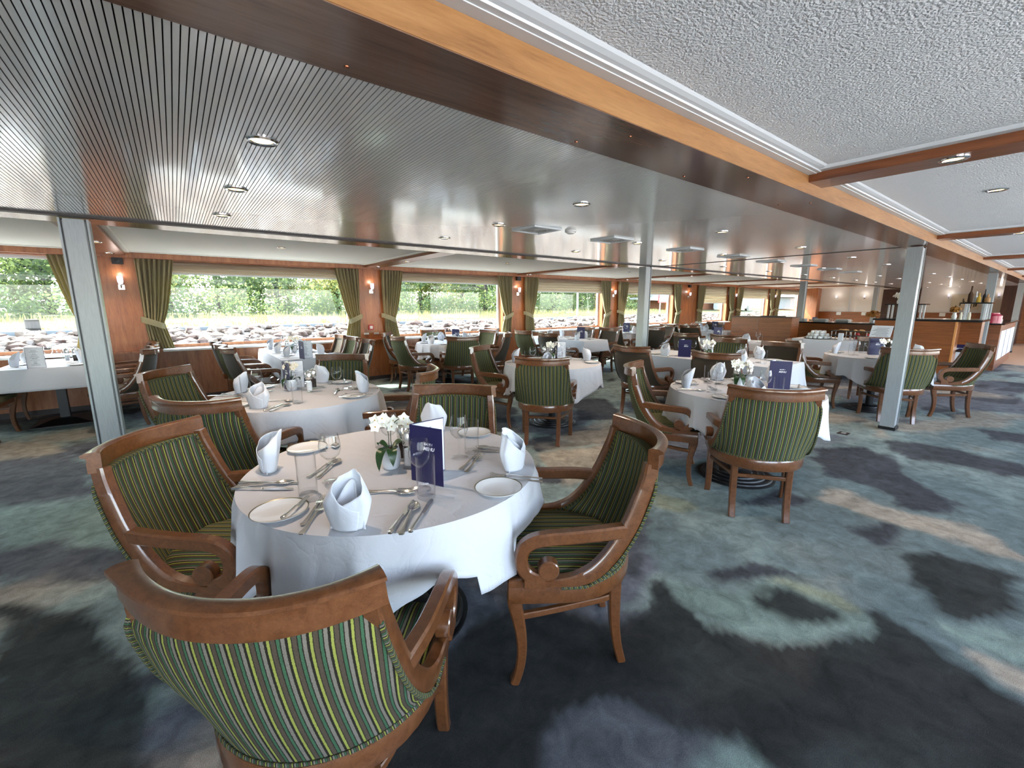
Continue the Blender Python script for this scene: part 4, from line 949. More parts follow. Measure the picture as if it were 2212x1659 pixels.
Q_('T13', 'fifth-window table', 11.45, 6.2, .42, .80, 'rectangular table by the fifth window beyond the middle pillar', 'white cloth on the fifth-window table beyond the middle pillar', .25, 'square', .1, 10)
Q_('T16', 'far corner table', 18.4, 5.4, .45, .8, 'far rectangular table right of the divider', 'white cloth on the far table right of the divider', .4, 'square', .1, 11)

CH = [  # kind, x, y, facing, table, label
 ('striped', .230, 1.134, (.638, .770), 'T1', 'striped wooden armchair closest to the camera, back turned, cut by the bottom edge'),
 ('striped', .08, 2.078, (.78, -.62), 'T1', 'striped armchair at the left of the nearest round table, turned to the right'),
 ('striped', 1.241, 1.218, (-.81, .59), 'T1', 'striped armchair at the right of the nearest round table, scrolled arm in full view'),
 ('striped', 1.184, 2.192, (-.67, -.74), 'T1', 'striped armchair at the far side of the nearest round table, behind the menu'),
 ('striped', .221, 3.18, (.67, .74), 'T2', 'striped armchair at the left round table, back turned, above the nearest left chair'),
 ('striped', .098, 4.306, (.78, -.62), 'T2', 'striped armchair left of the left round table, beside the grey pillar'),
 ('striped', 1.188, 4.467, (-.58, -.82), 'T2', 'striped armchair at the far side of the left round table'),
 ('striped', 1.349, 3.355, (-.81, .59), 'T2', 'striped armchair right of the left round table, mostly hidden, curved rail showing'),
 ('striped', 3.168, 1.266, (.81, .59), 'T3', 'striped armchair at the right round table, back turned, standing free on the carpet'),
 ('striped', 3.291, 2.073, (.48, -.88), 'T3', 'striped armchair in profile at the left of the right round table'),
 ('striped', 3.037, 3.367, (.76, .65), 'T4', 'striped armchair mid-room with its back squarely turned, at the central round table'),
 ('striped', 3.124, 4.299, (.52, -.85), 'T4', 'striped armchair in profile at the left of the central round table'),
 ('striped', 7.089, 1.302, (.88, .48), 'TR', 'striped armchair with its back turned behind the large right pillar'),
 ('striped', 7.323, 2.282, (.55, -.83), 'TR', 'striped armchair in profile left of the pillar round table'),
 ('striped', 8.029, .955, (-.53, .85), 'TR', 'striped armchair rightmost in the room, beside the large right pillar'),
 ('plain', 8.42, 1.80, (-.93, -.2), 'TR', 'plain brown armchair at the far side of the pillar round table'),
 ('plain', 4.934, 2.40, (1, .05), 'T9', 'plain brown armchair, back turned, behind the orchid of the right round table'),
 ('plain', 4.827, 3.433, (1, .04), 'T9', 'plain brown armchair at the far left of the middle long table, curled arm outlined'),
 ('striped', 6.36, 3.15, (-1, -.1), 'T9', 'striped armchair on the far side of the middle long table'),
 ('plain', 6.30, 2.46, (-1, .05), 'T9', 'plain brown armchair on the far side of the middle long table'),
 ('plain', -.58, 7.03, (-.98, .15), 'T5', 'grey-backed armchair nearest us at the right of the far-left window table'),
 ('plain', -.60, 7.58, (-1, .05), 'T5', 'grey-backed armchair second from us at the right of the far-left window table'),
 ('plain', -.60, 8.02, (-1, 0), 'T5', 'grey-backed armchair closest to the pier at the far-left window table'),
 ('striped', -1.86, 7.15, (1, -.1), 'T5', 'armchair at the left picture edge, only its curved legs showing under the cloth'),
 ('striped', -1.88, 7.85, (1, 0), 'T5', 'armchair at the left edge nearer the window, hidden behind the window table'),
 ('plain', .76, 6.48, (1, .1), 'T6', 'grey-backed armchair nearest us on the left side of the wide-window table'),
 ('striped', .74, 7.14, (1, .05), 'T6', 'striped armchair in the middle of the left side of the wide-window table'),
 ('plain', .72, 7.80, (1, 0), 'T6', 'armchair nearest the window on the left side of the wide-window table'),
 ('plain', 1.98, 6.52, (-1, .1), 'T6', 'light grey upholstered armchair nearest us on the right side of the wide-window table'),
 ('striped', 1.98, 7.18, (-1, 0), 'T6', 'striped armchair in the middle of the right side of the wide-window table'),
 ('plain', 1.98, 7.84, (-1, 0), 'T6', 'armchair nearest the window on the right side of the wide-window table'),
 ('striped', 3.194, 6.963, (1, .02), 'T7', 'sunlit striped armchair in profile left of the second-window round table'),
 ('plain', 3.36, 7.80, (.82, -.57), 'T7', 'brown armchair behind the sunlit striped one, under the second-window curtain'),
 ('striped', 3.833, 6.45, (.33, .94), 'T7', 'striped armchair with its back turned at the second-window round table'),
 ('striped', 4.22, 8.03, (-.2, -.98), 'T7', 'armchair between the second window and its round table'),
 ('striped', 4.86, 7.42, (-.98, -.15), 'T7', 'sunlit striped armchair at the right of the second-window round table'),
 ('plain', 4.66, 6.66, (-.72, .69), 'T7', 'plain dark armchair in profile at the right front of the second-window round table'),
 ('plain', 5.30, 7.98, (-1, 0), None, 'armchair against the pier between the second and third windows'),
 ('striped', 5.834, 6.856, (1, 0), 'T8', 'striped armchair with back turned at the left of the third-window table'),
 ('plain', 5.749, 6.02, (1, 0), 'T8', 'plain grey armchair with back turned at the left front of the third-window table'),
 ('plain', 7.25, 6.95, (-1, 0), 'T8', 'armchair on the far side of the third-window table nearer the window'),
 ('plain', 7.25, 6.25, (-1, .05), 'T8', 'brown armchair on the far side of the third-window table nearer us'),
 ('plain', 8.12, 6.62, (.93, .36), 'T12', 'plain grey armchair left of the small round fourth-window table'),
 ('plain', 8.88, 6.22, (.2, .98), 'T12', 'dark brown armchair half hidden by the middle pillar'),
 ('plain', 9.92, 6.60, (-.85, .5), 'T12', 'brown armchair right of the middle pillar, seen from the side'),
 ('striped', 9.95, 7.55, (-.9, -.4), 'T12', 'armchair behind the small round fourth-window table near the glass'),
 ('plain', 10.62, 6.02, (1, 0), 'T13', 'plain brown armchair with back turned at the fifth-window table'),
 ('striped', 10.62, 6.62, (1, 0), 'T13', 'striped armchair at the left of the fifth-window table'),
 ('plain', 12.28, 6.5, (-1, 0), 'T13', 'armchair on the far side of the fifth-window table'),
 ('plain', 7.68, 4.35, (1, -.1), 'T11', 'brown armchair in profile left of the divider table, farther from us'),
 ('striped', 7.70, 3.65, (1, 0), 'T11', 'striped armchair left of the divider table, nearer us'),
 ('plain', 17.55, 5.4, (1, 0), 'T16', 'dark brown armchair with back turned at the far table right of the divider')]
def seat_dir(f): f = Vector((f[0], f[1], 0)).normalized(); return f
SEATS = []
for kd, x, y, f, tk, lb in CH:
    f = seat_dir(f); CHAIRS[kd].place((x, y, 0), math.atan2(-f.x, f.y), lb, 'wooden armchairs of the dining room'); SEATS.append((x, y, f, tk, lb))
# ------------------------------------------------------------------ laid tables
ZT = .7535
def lay(kind, p, rz, lb, group): return kind.place((p[0], p[1], ZT), rz, lb, group)
def ang(v): return math.atan2(v[1], v[0])
def put2(kind, a, b_, lb, group): return lay(kind, a, ang((b_[0]-a[0], b_[1]-a[1])), lb, group)
n1 = 'nearest round table'; g = 'table setting of the nearest round table'
lay(NAP, (.245, 2.03), ang((-.46, .27))+PI/2+.5, 'folded white napkin at the left seat of the nearest round table', g)
lay(NAP, (.365, 1.325), ang((-.35, -.44))+PI/2, 'folded white napkin at the front of the nearest round table', g)
lay(NAP, (1.085, 2.13), ang((.37, .37))+PI/2, 'folded white napkin behind the menu on the nearest round table', g)
lay(NAP, (1.085, 1.395), ang((.37, -.37))+PI/2-.5, 'folded white napkin at the right of the nearest round table', g)
for (x, y), lb in (((.207, 1.565), 'gold-rimmed side plate with a knife across it, left on the nearest round table'), ((.905, 1.262), 'gold-rimmed side plate under fork tips, right on the nearest round table'), ((1.225, 1.93), 'side plate at the far right of the nearest round table'), ((.44, 2.215), 'side plate far left on the nearest round table, behind the wine glass'), ): lay(PL, (x, y), 0, lb, g)
o = BKN.place((.20, 1.475, ZT+.014), ang((.11, .138)), 'small knife lying across the left side plate of the nearest round table', g)
for a, b_, k, lb in (((.231, 1.366), (.347, 1.543), FK, 'fork left of the front napkin, nearer us'), ((.249, 1.425), (.36, 1.60), FK, 'fork left of the front napkin, farther in'), ((.447, 1.199), (.615, 1.382), KN, 'knife right of the front napkin, left of the spoon'), ((.475, 1.178), (.615, 1.36), SPN, 'spoon between two knives right of the front napkin'), ((.500, 1.168), (.655, 1.33), KN, 'knife right of the spoon at the front'),
        ((.48, 1.57), (.606, 1.448), SPN, 'dessert spoon just behind the front napkin'), ((.47, 1.54), (.602, 1.478), FK, 'dessert fork just behind the front napkin'),
        ((.096, 1.886), (.265, 1.76), KN, 'knife at the left seat, nearest the edge'), ((.125, 1.935), (.305, 1.80), KN, 'knife at the left seat, beside the tumbler'), ((.112, 1.908), (.26, 1.83), SPN, 'spoon between the two knives at the left seat'),
        ((.384, 1.80), (.524, 1.967), SPN, 'spoon pointing away behind the left wine glass'), ((.355, 1.83), (.49, 1.96), FK, 'fork beside the spoon behind the left wine glass'),
        ((1.085, 1.21), (.88, 1.425), FK, 'fork at the right, over the side plate'), ((1.105, 1.235), (.915, 1.445), FK, 'second fork at the right, beyond the side plate'), ((.889, 1.52), (1.043, 1.625), FK, 'fork lying before the right wine glass'), ((.895, 1.48), (1.04, 1.60), FK, 'second fork lying before the right wine glass'),
        ((1.23, 1.53), (1.10, 1.665), KN, 'knife behind the right napkin'), ((1.245, 1.565), (1.125, 1.70), SPN, 'spoon behind the right napkin'),
        ((.55, 2.36), (.50, 2.14), KN, 'knife at the far left, beyond the side plate'), ((.60, 2.34), (.55, 2.13), SPN, 'spoon at the far left, beyond the side plate')): put2(k, a, b_, '%s, on the nearest round table' % lb, g)
for (x, y), lb in (((.425, 1.735), 'wine glass left on the nearest round table, behind the tumbler'), ((.672, 1.445), 'wine glass in front of the blue menu cover'), ((.97, 1.66), 'wine glass right of the menu on the nearest round table'), ((.735, 1.90), 'wine glass behind the orchid of the nearest round table')): WG.place((x, y, ZT), 0, 'clear '+lb, g, scale=(1.12, 1.12, 1.02))
for (x, y), lb in (((.322, 1.675), 'straight tumbler at the left of the nearest round table'), ((.66, 1.375), 'straight tumbler with white print before the blue menu'), ((1.05, 1.68), 'straight tumbler right of the right wine glass'), ((.745, 2.03), 'straight tumbler at the back, left of the orchid')): t_ = TU.place((x, y, ZT), 0, 'clear '+lb+('' if 'nearest' in lb else ', nearest round table'), g)
tm = text_mesh('STEINER', .0105, 0, .0002); tm.materials.append(MATS['print_white'])
tum = [o for o in S.objects if o.get('label', '').startswith('clear straight tumbler with white print')][0]
for v in tm.vertices:                                # wrap the print round the glass
    a = (v.co.x-.026)/.0362; z = v.co.y; v.co = (.0362*math.sin(a), -.0362*math.cos(a), z)
o = bpy.data.objects.new('glass_print', tm); COL.objects.link(o); o.parent = tum; o.location = (0, 0, .062); o.rotation_euler = (0, 0, math.radians(-30))
lay(MN, (.686, 1.557), math.radians(-65), 'blue menu card standing open on the nearest round table, white pages behind', 'menu cards')
OR.place((.672, 1.735, ZT), -.35, 'white pot with an orchid on the nearest round table', 'orchid pots')
PM.place((.755, 1.79, ZT), 0, 'steel-capped dark pepper mill behind the orchid pot, nearest round table', scale=(1.2, 1.2, 1.22)); SM.place((.735, 1.685, ZT), 0, 'steel-capped clear salt mill beside the menu, nearest round table', scale=(1.2, 1.2, 1.22))
# the other tables: one setting for each chair
def edge_point(tk, x, y, f):
    tx, ty, hx, hy = TABLES[tk]
    if hx == hy:
        d = Vector((x-tx, y-ty, 0)).normalized(); return Vector((tx, ty, 0))+d*hx, d
    if abs(f.x) > .6: s = 1 if x > tx else -1; return Vector((tx+s*hx, max(ty-hy+.3, min(ty+hy-.3, y)), 0)), Vector((s, 0, 0))
    s = 1 if y > ty else -1; return Vector((max(tx-hx, min(tx+hx, x)), ty+s*hy, 0)), Vector((0, s, 0))
FULL, MID = ('T2', 'T3'), ('T4', 'TR', 'T5', 'T6', 'T9')
def side_word(tk, d, used):
    ex = d.dot(Vector((.79, -.61, 0))); ey = d.dot(Vector((.6, .78, 0)))
    w = ('right' if ex > 0 else 'left') if abs(ex) > abs(ey) else ('far' if ey > 0 else 'near')
    base = w; k = 1
    for alt in (w, 'far '+w, 'near '+w, 'middle '+w, 'back '+w):
        if alt not in used: used.add(alt); return alt
    used.add(w+'most'); return w+'most'
used = {}
SEATS += [(4.45, 1.55, Vector((-1, 0, 0)), 'T3', ''), (4.2, 2.3, Vector((-.6, -.8, 0)), 'T3', ''), (4.35, 3.6, Vector((-1, 0, 0)), 'T4', ''), (4.1, 4.5, Vector((-.6, -.8, 0)), 'T4', '')]
rr = random.Random(5)
for x, y, f, tk, lb in SEATS:
    if tk in (None, 'T1'): continue
    e, d = edge_point(tk, x, y, f); F = -d; Rt = Vector((F.y, -F.x, 0)); wd = side_word(tk, d, used.setdefault(tk, set())); tn = TN[tk]; gg = 'table setting of the '+tn
    at = lambda i, r: e+F*i+Rt*r
    aF = ang(F); j = lambda s: rr.uniform(-s, s); wh = 'at the %s seat of the %s' % (wd, tn)
    lay(NAP, at(.115, j(.01)), ang(d)+PI/2+j(.3), 'folded white napkin '+wh, gg)
    WG.place((*at(.34, .10+j(.015))[:2], ZT), 0, 'clear wine glass '+wh, gg, scale=(1.12, 1.12, 1.02))
    lay(TU, at(.28, .175+j(.01)), 0, 'clear straight tumbler '+wh, gg)
    if tk in ('T13', 'T16', 'T11'): continue
    lay(PL, at(.15, -.20), 0, 'gold-rimmed side plate '+wh, gg)
    if tk in ('T7', 'T8', 'T12'): continue
    lay(FK, at(.025, -.105), aF+j(.06), 'fork left of the napkin '+wh, gg)
    lay(KN, at(.02, .105), aF+j(.06), 'knife right of the napkin '+wh, gg)
    if tk in FULL:
        lay(SPN, at(.022, .145), aF+j(.05), 'spoon right of the knife '+wh, gg); lay(SPN, at(.32, -.09), ang(Rt)+j(.15), 'dessert spoon beyond the napkin '+wh, gg)
        BKN.place((*at(.08, -.20)[:2], ZT+.014), aF+.4, 'small knife on the side plate '+wh, gg)
def menu(p, deg, lb): lay(MN, p, math.radians(deg), lb, 'menu cards')
menu((3.895, 1.52), -61, 'dark blue menu card standing on the right round table'); menu((5.33, 3.24), -63, 'dark blue menu card on the middle long table')
menu((.664, 4.02), -82, 'menu card with white pages to us on the left round table'); menu((1.245, 6.23), -80, 'menu card with grey pages to us on the wide-window table')
menu((-1.385, 7.14), -77, 'menu card with grey pages to us on the far-left window table'); menu((6.55, 6.30), -45, 'dark blue menu card on the third-window table')
menu((4.20, 7.35), -60, 'blue menu card on the second-window round table'); menu((9.10, 7.12), -45, 'purple blue menu card on the small round fourth-window table')
menu((3.80, 4.06), -115, 'menu card with a white page to us on the central round table'); menu((11.6, 6.1), -45, 'blue menu card on the fifth-window table')
menu((8.75, 4.55), -45, 'blue menu card on the table before the divider'); menu((7.60, 1.72), -50, 'dark blue menu card on the pillar round table, left of the pillar'); menu((18.3, 5.9), -50, 'far blue menu card right of the divider')
def orchid(p, rz, lb, s=1): OR.place((p[0], p[1], ZT), rz, lb, 'orchid pots', scale=(s, s, s))
orchid((.70, 3.90), -1.2, 'white pot with an arching orchid on the left round table'); orchid((3.72, 1.68), -.8, 'white pot with cream orchids on the right round table'); orchid((3.70, 3.98), -.6, 'orchid pot on the central round table')
orchid((5.55, 2.95), -.6, 'orchid with a large white bloom on the middle long table'); orchid((1.36, 7.15), -.6, 'orchid pot on the wide-window table'); orchid((11.4, 6.4), -.6, 'orchid pot on the fifth-window table'); orchid((7.52, 1.55), -.6, 'orchid pot on the pillar round table')
for k_, lst in ((PM, (((.86, 3.86), 'left round table'), ((3.80, 1.74), 'right round table'), ((3.68, 4.10), 'central round table'), ((5.70, 3.1), 'middle long table'), ((1.42, 7.3), 'wide-window table'), ((-1.05, 7.6), 'far-left window table'))), (SM, (((.80, 3.74), 'left round table'), ((3.86, 1.66), 'right round table'), ((3.74, 4.04), 'central round table'), ((5.75, 3.0), 'middle long table'), ((1.30, 7.32), 'wide-window table'), ((-1.13, 7.66), 'far-left window table')))):
    for p, tn in lst: k_.place((p[0], p[1], ZT), 0, 'steel-capped %s mill in the middle of the %s' % ('pepper' if k_ is PM else 'salt', tn), scale=(1.2, 1.2, 1.22))
# ------------------------------------------------------------------ divider, buffet, bar
t = thing('divider_cabinet', 'tall wooden divider cabinet with a plain veneered back', 'cabinet', (10.62, 4.45, 0))
b = MB(); b.box(-.02, .40, -.65, .02, 0, 1.15); b.obj('back_panel', 'panel_wood', t, smooth=False, bevel=.004)
b = MB(); b.box(-.015, .40, .023, .65, 0, 1.15); b.obj('back_panel', 'cross_wood', t, smooth=False, bevel=.004)
b = MB(); b.box(-.03, .42, -.66, .66, 1.15, 1.172); b.obj('top', 'dark_wood', t, smooth=False, bevel=.004)
def bx(nm, mat, x0, x1, y0, y1, z0, z1, lb, cat, bev=.004):
    b = MB(); b.box(x0-(x0+x1)/2, x1-(x0+x1)/2, y0-(y0+y1)/2, y1-(y0+y1)/2, 0, z1-z0); o = b.obj(nm, mat, smooth=False, bevel=bev); o.location = ((x0+x1)/2, (y0+y1)/2, z0); tag(o, lb, cat); return o
bx('serving_tray', 'black_plastic', 10.7, 10.95, 4.05, 4.5, 1.172, 1.188, 'flat dark tray on top of the wooden divider', 'tray')
# buffet table and cloth
t = thing('buffet_table', 'long buffet table right of the divider', 'table', (10.62, 2.75, 0)); b = MB(); b.box(-.5, .5, -.85, .85, .715, .747); b.obj('tabletop', 'panel_wood', t, smooth=False)
for sx in (-1, 1):
    for sy in (-1, 1): b = MB(); b.box(sx*.44-.025, sx*.44+.025, sy*.78-.025, sy*.78+.025, 0, .715); b.obj('leg', 'dark_wood', t, smooth=False)
o = cloth_rect(.503, .853, .33, .05, 33).obj('tablecloth', 'linen'); o.location = (10.62, 2.75, 0); tag(o, 'white cloth with a hanging folded corner on the buffet table', 'tablecloth')
b = MB(); b.add([(-.525, .42, .35), (-.525, -.42, .35), (-.55, 0, .16), (-.52, .42, .75), (-.52, -.42, .75)], [(0, 2, 1), (3, 0, 1, 4)]); o = b.obj('table_runner', 'napkin_linen', smooth=False); o.location = (10.60, 2.95, 0); tag(o, 'white runner with a pointed end hanging from the buffet table', 'cloth')
md = o.modifiers.new('thickness', 'SOLIDIFY'); md.thickness = .003
b = MB(); b.lathe([(.0001, 0), (.23, 0), (.25, .012), (.24, .014), (.22, .005), (.0001, .005)], 32); o = b.obj('serving_tray', 'black_plastic'); o.location = (10.42, 3.22, ZT); tag(o, 'round black tray full of upturned cups on the buffet', 'tray')
b = MB(); b.lathe([(.022, 0), (.035, .001), (.037, .02), (.028, .05), (.0001, .053)], 14); cup = b.obj('cup', 'porcelain'); tag(cup, 'c', 'cup'); CU = Proto(cup)
k = 0
for lay_ in range(3):
    for ix in range(5):
        for iy in range(5):
            x, y = (ix-2)*.078, (iy-2)*.078
            if math.hypot(x, y) > .20-.03*lay_: continue
            k += 1; CU.place((10.42+x, 3.22+y, ZT+.0065+lay_*.054), 0, 'white cup stacked on the round black tray of the buffet', 'cups on the buffet tray')
def stand(nm, lb, x, y, h, mat, w, r):
    t = thing(nm, lb, 'stand', (x, y, ZT)); b = MB(); b.cyl(r*.7, 0, .012, 18); b.obj('foot', 'chrome', t); b = MB(); b.cyl(.008, .01, h, 10); b.obj('stem', 'chrome', t)
    b = MB(); b.lathe([(.0001, h), (w, h), (w+.01, h+.03), (w+.006, h+.03), (w-.004, h+.006), (.0001, h+.006)], 24); b.obj('bowl', mat, t); return t
for x, y, lb in ((10.50, 2.86, 'left'), (10.50, 2.54, 'right')):
    t = thing('chafing_frame', 'dark serving rack with black slats on the buffet, %s one' % lb, 'rack', (x, y, ZT))
    for sx in (-1, 1):
        for sy in (-1, 1): b = MB(); b.cyl(.008, 0, .17, 10, (sx*.12, sy*.12)); b.obj('post', 'chrome', t)
    for q in range(2): b = MB(); b.box(-.15, .15, -.15, .15, .165-.09*q, .178-.09*q); b.obj('shelf', 'black_plastic', t, smooth=False, bevel=.004)
    b = MB()
    for q in range(7): b.lathe([(.0001, 0), (.03, .004), (.03, .016), (.0001, .03)], 10, (rr.uniform(-.11, .11), rr.uniform(-.11, .11), .178))
    b.obj('bread', 'tan_food', t)['kind'] = 'stuff'
def jar(nm, lb, x, y, r, h, mat, z=ZT, cat='jar'):
    b = MB(); b.lathe([(.0001, 0), (r, 0), (r*1.02, h*.7), (r*.7, h*.9), (r*.7, h), (.0001, h)], 20); o = b.obj(nm, mat); o.location = (x, y, z); return tag(o, lb, cat)
def carton(x, y, lb): o = bx('menu_sign', 'paper_white', x-.02, x+.02, y-.04, y+.04, ZT, ZT+.14, lb, 'sign')
carton(10.22, 2.78, 'small white card stand in front of the dark serving racks')
t = thing('newspaper_stand', 'newspaper stand holding white papers on the buffet', 'newspaper stand', (10.35, 2.22, ZT)); b = MB(); b.box(.0, .16, -.16, .16, 0, .03); b.obj('base', 'chair_wood', t, smooth=False)
b = MB(); b.add([(-.02, .16, .03), (-.02, -.15, .03), (.06, -.17, .30), (.06, .14, .30)], [(0, 1, 2, 3)]); o = b.obj('newspaper', 'paper_white', t, smooth=False); md = o.modifiers.new('thickness', 'SOLIDIFY'); md.thickness = .01
b = MB()
for q in range(9): z = .06+.024*q; xx = -.022+.08*(z-.03)/.27-.0055; b.box(xx-.0005, xx, -.12+.02*(q % 2), .12-.03*(q % 3), z, z+.006)
b.obj('print_lines', 'print_grey', t, smooth=False)
jar('jam_jar', 'dark red jam jar on the buffet behind the racks', 10.75, 2.66, .05, .13, 'red_food'); jar('jam_jar', 'bright red jam jar on the buffet left of the newspaper', 10.82, 2.50, .045, .11, 'red_plastic')
jar('juice_jug', 'white jug at the back of the buffet', 10.9, 2.36, .05, .2, 'porcelain', cat='jug'); jar('fruit_bowl', 'bowl of red fruit at the right end of the buffet', 10.35, 2.0, .07, .06, 'red_food', cat='bowl'); jar('bread_bowl', 'white bread bowl at the right end of the buffet', 10.5, 1.94, .08, .07, 'porcelain', cat='bowl')
stand('cake_stand', 'tall black cake stand at the back of the buffet', 10.85, 2.08, .22, 'black_plastic', .12, .1)
t = thing('jug', 'copper coloured coffee jug at the left end of the buffet', 'jug', (9.55, 3.02, 0)) if False else None
# sideboard behind the buffet with a glass guard
def guard(nm, lb, x, y0, y1, zt):
    t = thing(nm, lb, 'glass guard', (x, (y0+y1)/2, 1.172)); h = (y1-y0)/2
    for s in (-1, 1):
        for dx in (0, .32): b = MB(); b.box(dx-.015, dx+.015, s*h-.015-s*.02, s*h+.015-s*.02, 0, zt); b.obj('post', 'white_trim', t, smooth=False)
    b = MB(); b.box(-.06, .38, -h-.05, h+.05, zt, zt+.022); b.obj('top_shelf', 'black_stone', t, smooth=False)
    b = MB(); b.add([(-.05, -h, zt-.01), (-.05, h, zt-.01), (-.30, h, zt-.22), (-.30, -h, zt-.22)], [(0, 1, 2, 3)]); o = b.obj('glass_sheet', 'table_glass', t, smooth=False); md = o.modifiers.new('thickness', 'SOLIDIFY'); md.thickness = .008; return t
t = thing('bar_counter', 'wooden bar counter with a black top right of the large pillar', 'bar counter', (11.3, 1.86, 0))
b = MB(); b.box(-.3, .3, -.53, .6, 0, 1.135); b.obj('front_panel', 'panel_wood', t, smooth=False); b = MB(); b.box(-.305, -.28, -.56, -.53, 0, 1.135); b.obj('corner_strip', 'pale_wood', t, smooth=False)
b = MB(); b.box(.3, .68, -.80, .5, .70, 1.135); b.obj('side_panel', 'panel_wood', t, smooth=False); b = MB(); b.box(.25, .68, -.80, -.53, .56, .60); b.box(.25, .68, -.80, -.53, .31, .34); b.obj('shelf', 'black_stone', t, smooth=False)
b = MB(); b.box(.3, .68, -.78, -.53, .0, .28); b.obj('drawer', 'pale_wood', t, smooth=False); b = MB(); b.box(-.34, .72, -.86, .64, 1.135, 1.172); b.obj('top', 'black_stone', t, smooth=False, bevel=.006)
t = thing('bar_counter', 'long wooden sideboard with a black top behind the buffet', 'bar counter', (12.45, 3.3, 0)); b = MB(); b.box(-.32, .3, -1.35, 1.4, 0, 1.0); b.obj('body', 'panel_wood', t, smooth=False); b = MB(); b.box(-.36, .34, -1.38, 1.43, 1.0, 1.03); b.obj('top', 'black_stone', t, smooth=False)
g1 = guard('sneeze_guard', 'glass guard with a black shelf left of the large pillar', 12.35, 2.02, 2.58, .40); g1.location.z = 1.03
guard('sneeze_guard', 'glass guard with bottles on its shelf right of the large pillar', 11.55, 1.03, 1.32, .28)
def plant(lb, x, y, z, s, mat):
    t = thing('flower_vase', lb, 'vase', (x, y, z)); b = MB(); b.lathe([(.0001, 0), (.03, 0), (.04, .05), (.025, .1), (.03, .12), (.0001, .12)], 16); b.obj('vase', 'porcelain', t); b = MB()
    for q in range(60):
        a, e, r = rr.uniform(0, 6.28), rr.uniform(.2, 1.4), rr.uniform(.3, 1)*s; flower(b, (r*math.cos(a)*math.cos(e), r*math.sin(a)*math.cos(e), .13+r*math.sin(e)), .03, (math.cos(a), math.sin(a), .4))
    b.obj('blossoms', mat, t, smooth=False)
plant('vase of cream flowers on the black shelf left of the large pillar', 12.5, 2.44, 1.03+.40+.022, .12, 'petal_white'); plant('vase of dried orange grasses on the sideboard left of the large pillar', 12.3, 2.80, 1.03, .16, 'orange_dried'); plant('small vase of dried grasses on the bar counter', 11.45, 1.42, 1.172, .10, 'orange_dried')
z0 = 1.172+.28+.022
for i, (x, y, h, r, m_, lb) in enumerate(((11.70, 1.28, .30, .035, 'bark_chip', 'tall brown bottle on the black bar shelf'), (11.80, 1.22, .2, .03, 'porcelain', 'pale bottle right of the tall brown one on the bar shelf'), (11.70, 1.17, .17, .03, 'petal_yellow', 'yellow bottle on the bar shelf'), (11.80, 1.11, .24, .028, 'black_plastic', 'thin black bottle on the bar shelf'), (11.70, 1.06, .15, .04, 'tan_food', 'round tan bottle at the right of the bar shelf'))):
    b = MB(); b.lathe([(.0001, 0), (r, 0), (r, h*.5), (r*.35, h*.68), (r*.35, h), (.0001, h)], 16); o = b.obj('bottle', m_); o.location = (x, y, z0); tag(o, lb, 'bottle')
for x, y, lb in ((11.15, 1.30, 'left'), (11.2, 1.20, 'right')): jar('candle', 'pale pillar candle on the bar counter, %s one' % lb, x, y, .022, .13, 'canvas_cream', 1.172, 'candle')
for k in range(3):
    bx('cloche', 'steel_grey', 12.2+.02*k, 12.5, 3.2+.45*k, 3.5+.45*k, 1.03, 1.10, ('steel serving dish on the sideboard, leftmost', 'steel serving dish on the sideboard, middle', 'steel serving dish on the sideboard, nearest the pillar')[2-k], 'dish', .03)
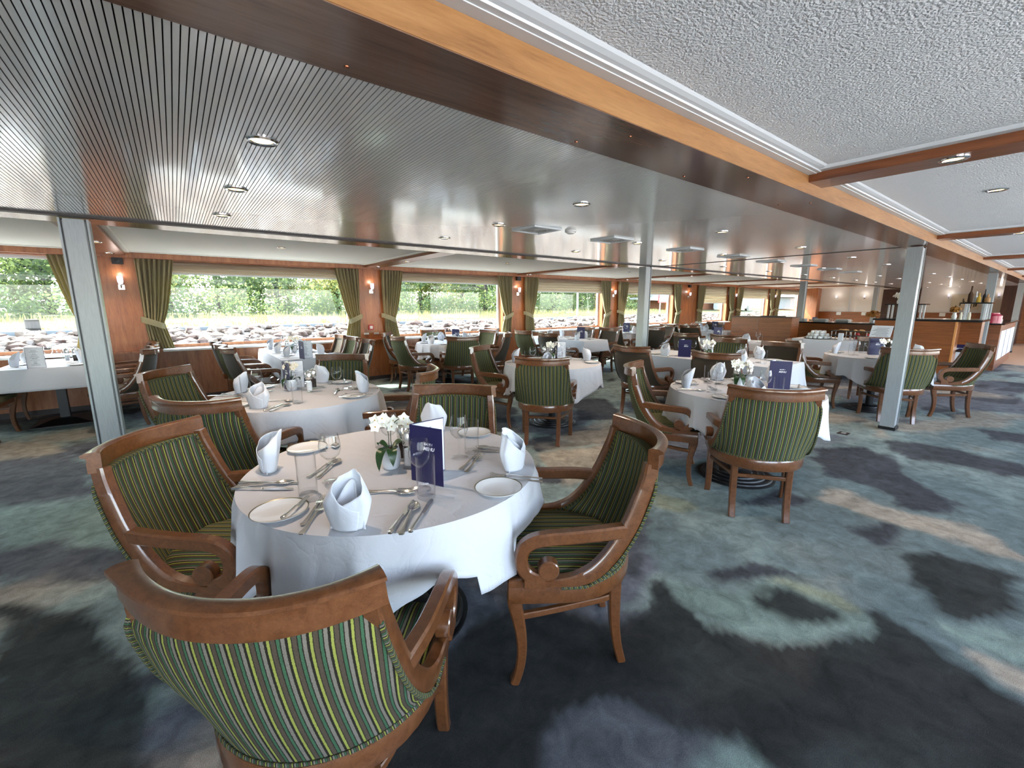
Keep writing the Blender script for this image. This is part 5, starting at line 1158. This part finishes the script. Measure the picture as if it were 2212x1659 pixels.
# picture
t = thing('framed_picture', 'pale framed abstract picture on the end wall right of the pillar', 'picture', (24.69, 2.82, 1.19)); b = MB(); b.box(-.04, 0, -.43, .43, 0, .67); b.obj('frame', 'white_trim', t, smooth=False); b = MB(); b.box(-.046, -.04, -.40, .40, .03, .64); b.obj('canvas', 'canvas_cream', t, smooth=False)
b = MB(); r2 = random.Random(9)
for q in range(11): y, z = r2.uniform(-.32, .32), r2.uniform(.12, .46); b.box(-.049, -.046, y-.02, y+.02, max(.06, z-r2.uniform(.02, .12)), min(.54, z+r2.uniform(.02, .1)))
b.obj('painted_shapes', 'ink_olive', t, smooth=False)
# menu counter beyond the second pillar, cabinet with white panels
t = thing('menu_counter', 'counter with dark blue front panel and white cloth beyond the second pillar', 'counter', (13.0, 1.55, 0)); b = MB(); b.box(-.2, .2, -.3, .3, 0, .55); b.obj('body', 'paper_white', t, smooth=False); b = MB(); b.box(-.21, -.2, -.3, .3, .56, 1.0); b.box(-.2, .2, -.3, .3, .55, 1.0); b.obj('blue_panel', 'menu_blue', t, smooth=False)
t = thing('sideboard', 'low sideboard with white front panels at the right edge', 'cabinet', (15.6, 1.25, 0)); b = MB(); b.box(-1.5, 1.9, -.25, .3, 0, 1.0); b.obj('body', 'cross_wood', t, smooth=False)
for k in range(3): b = MB(); b.box(-1.3+1.05*k, -.45+1.05*k, -.262, -.25, .22, .86); b.obj('door', 'paper_white', t, smooth=False)
b = MB(); b.box(-1.55, 1.95, -.3, .34, 1.0, 1.03); b.obj('top', 'black_stone', t, smooth=False)
jar('drink_dispenser', 'glass dispenser of pink drink on the sideboard at the right edge', 14.6, 1.2, .16, .22, 'pink_drink', 1.03, 'drink dispenser')
bx('tissue_box', 'white_plastic', 15.3, 15.6, 1.1, 1.3, 1.03, 1.09, 'white flat dish on the sideboard at the right edge', 'dish')
b = MB(); b.lathe([(.012, .92), (.03, .9), (.09, .7), (.13, .5), (.16, .32)], 9); o = b.obj('hanging_cloth', 'napkin_linen', smooth=False); o.scale = (1, .6, 1); o.location = (13.3, 1.18, 0); tag(o, 'white cloth hung in a cone beside the second pillar', 'cloth'); md = o.modifiers.new('thickness', 'SOLIDIFY'); md.thickness = .004
# floor socket plate in the carpet
t = thing('floor_socket', 'small flat metal socket plate in the carpet near the right pillar', 'socket', (5.88, 1.45, 0)); b = MB(); b.box(-.06, .06, -.05, .05, -.001, .006); b.obj('plate', 'reveal_dark', t, bevel=.002); b = MB(); b.box(-.03, .03, -.02, .02, .006, .008); b.obj('lid', 'steel_grey', t, smooth=False)
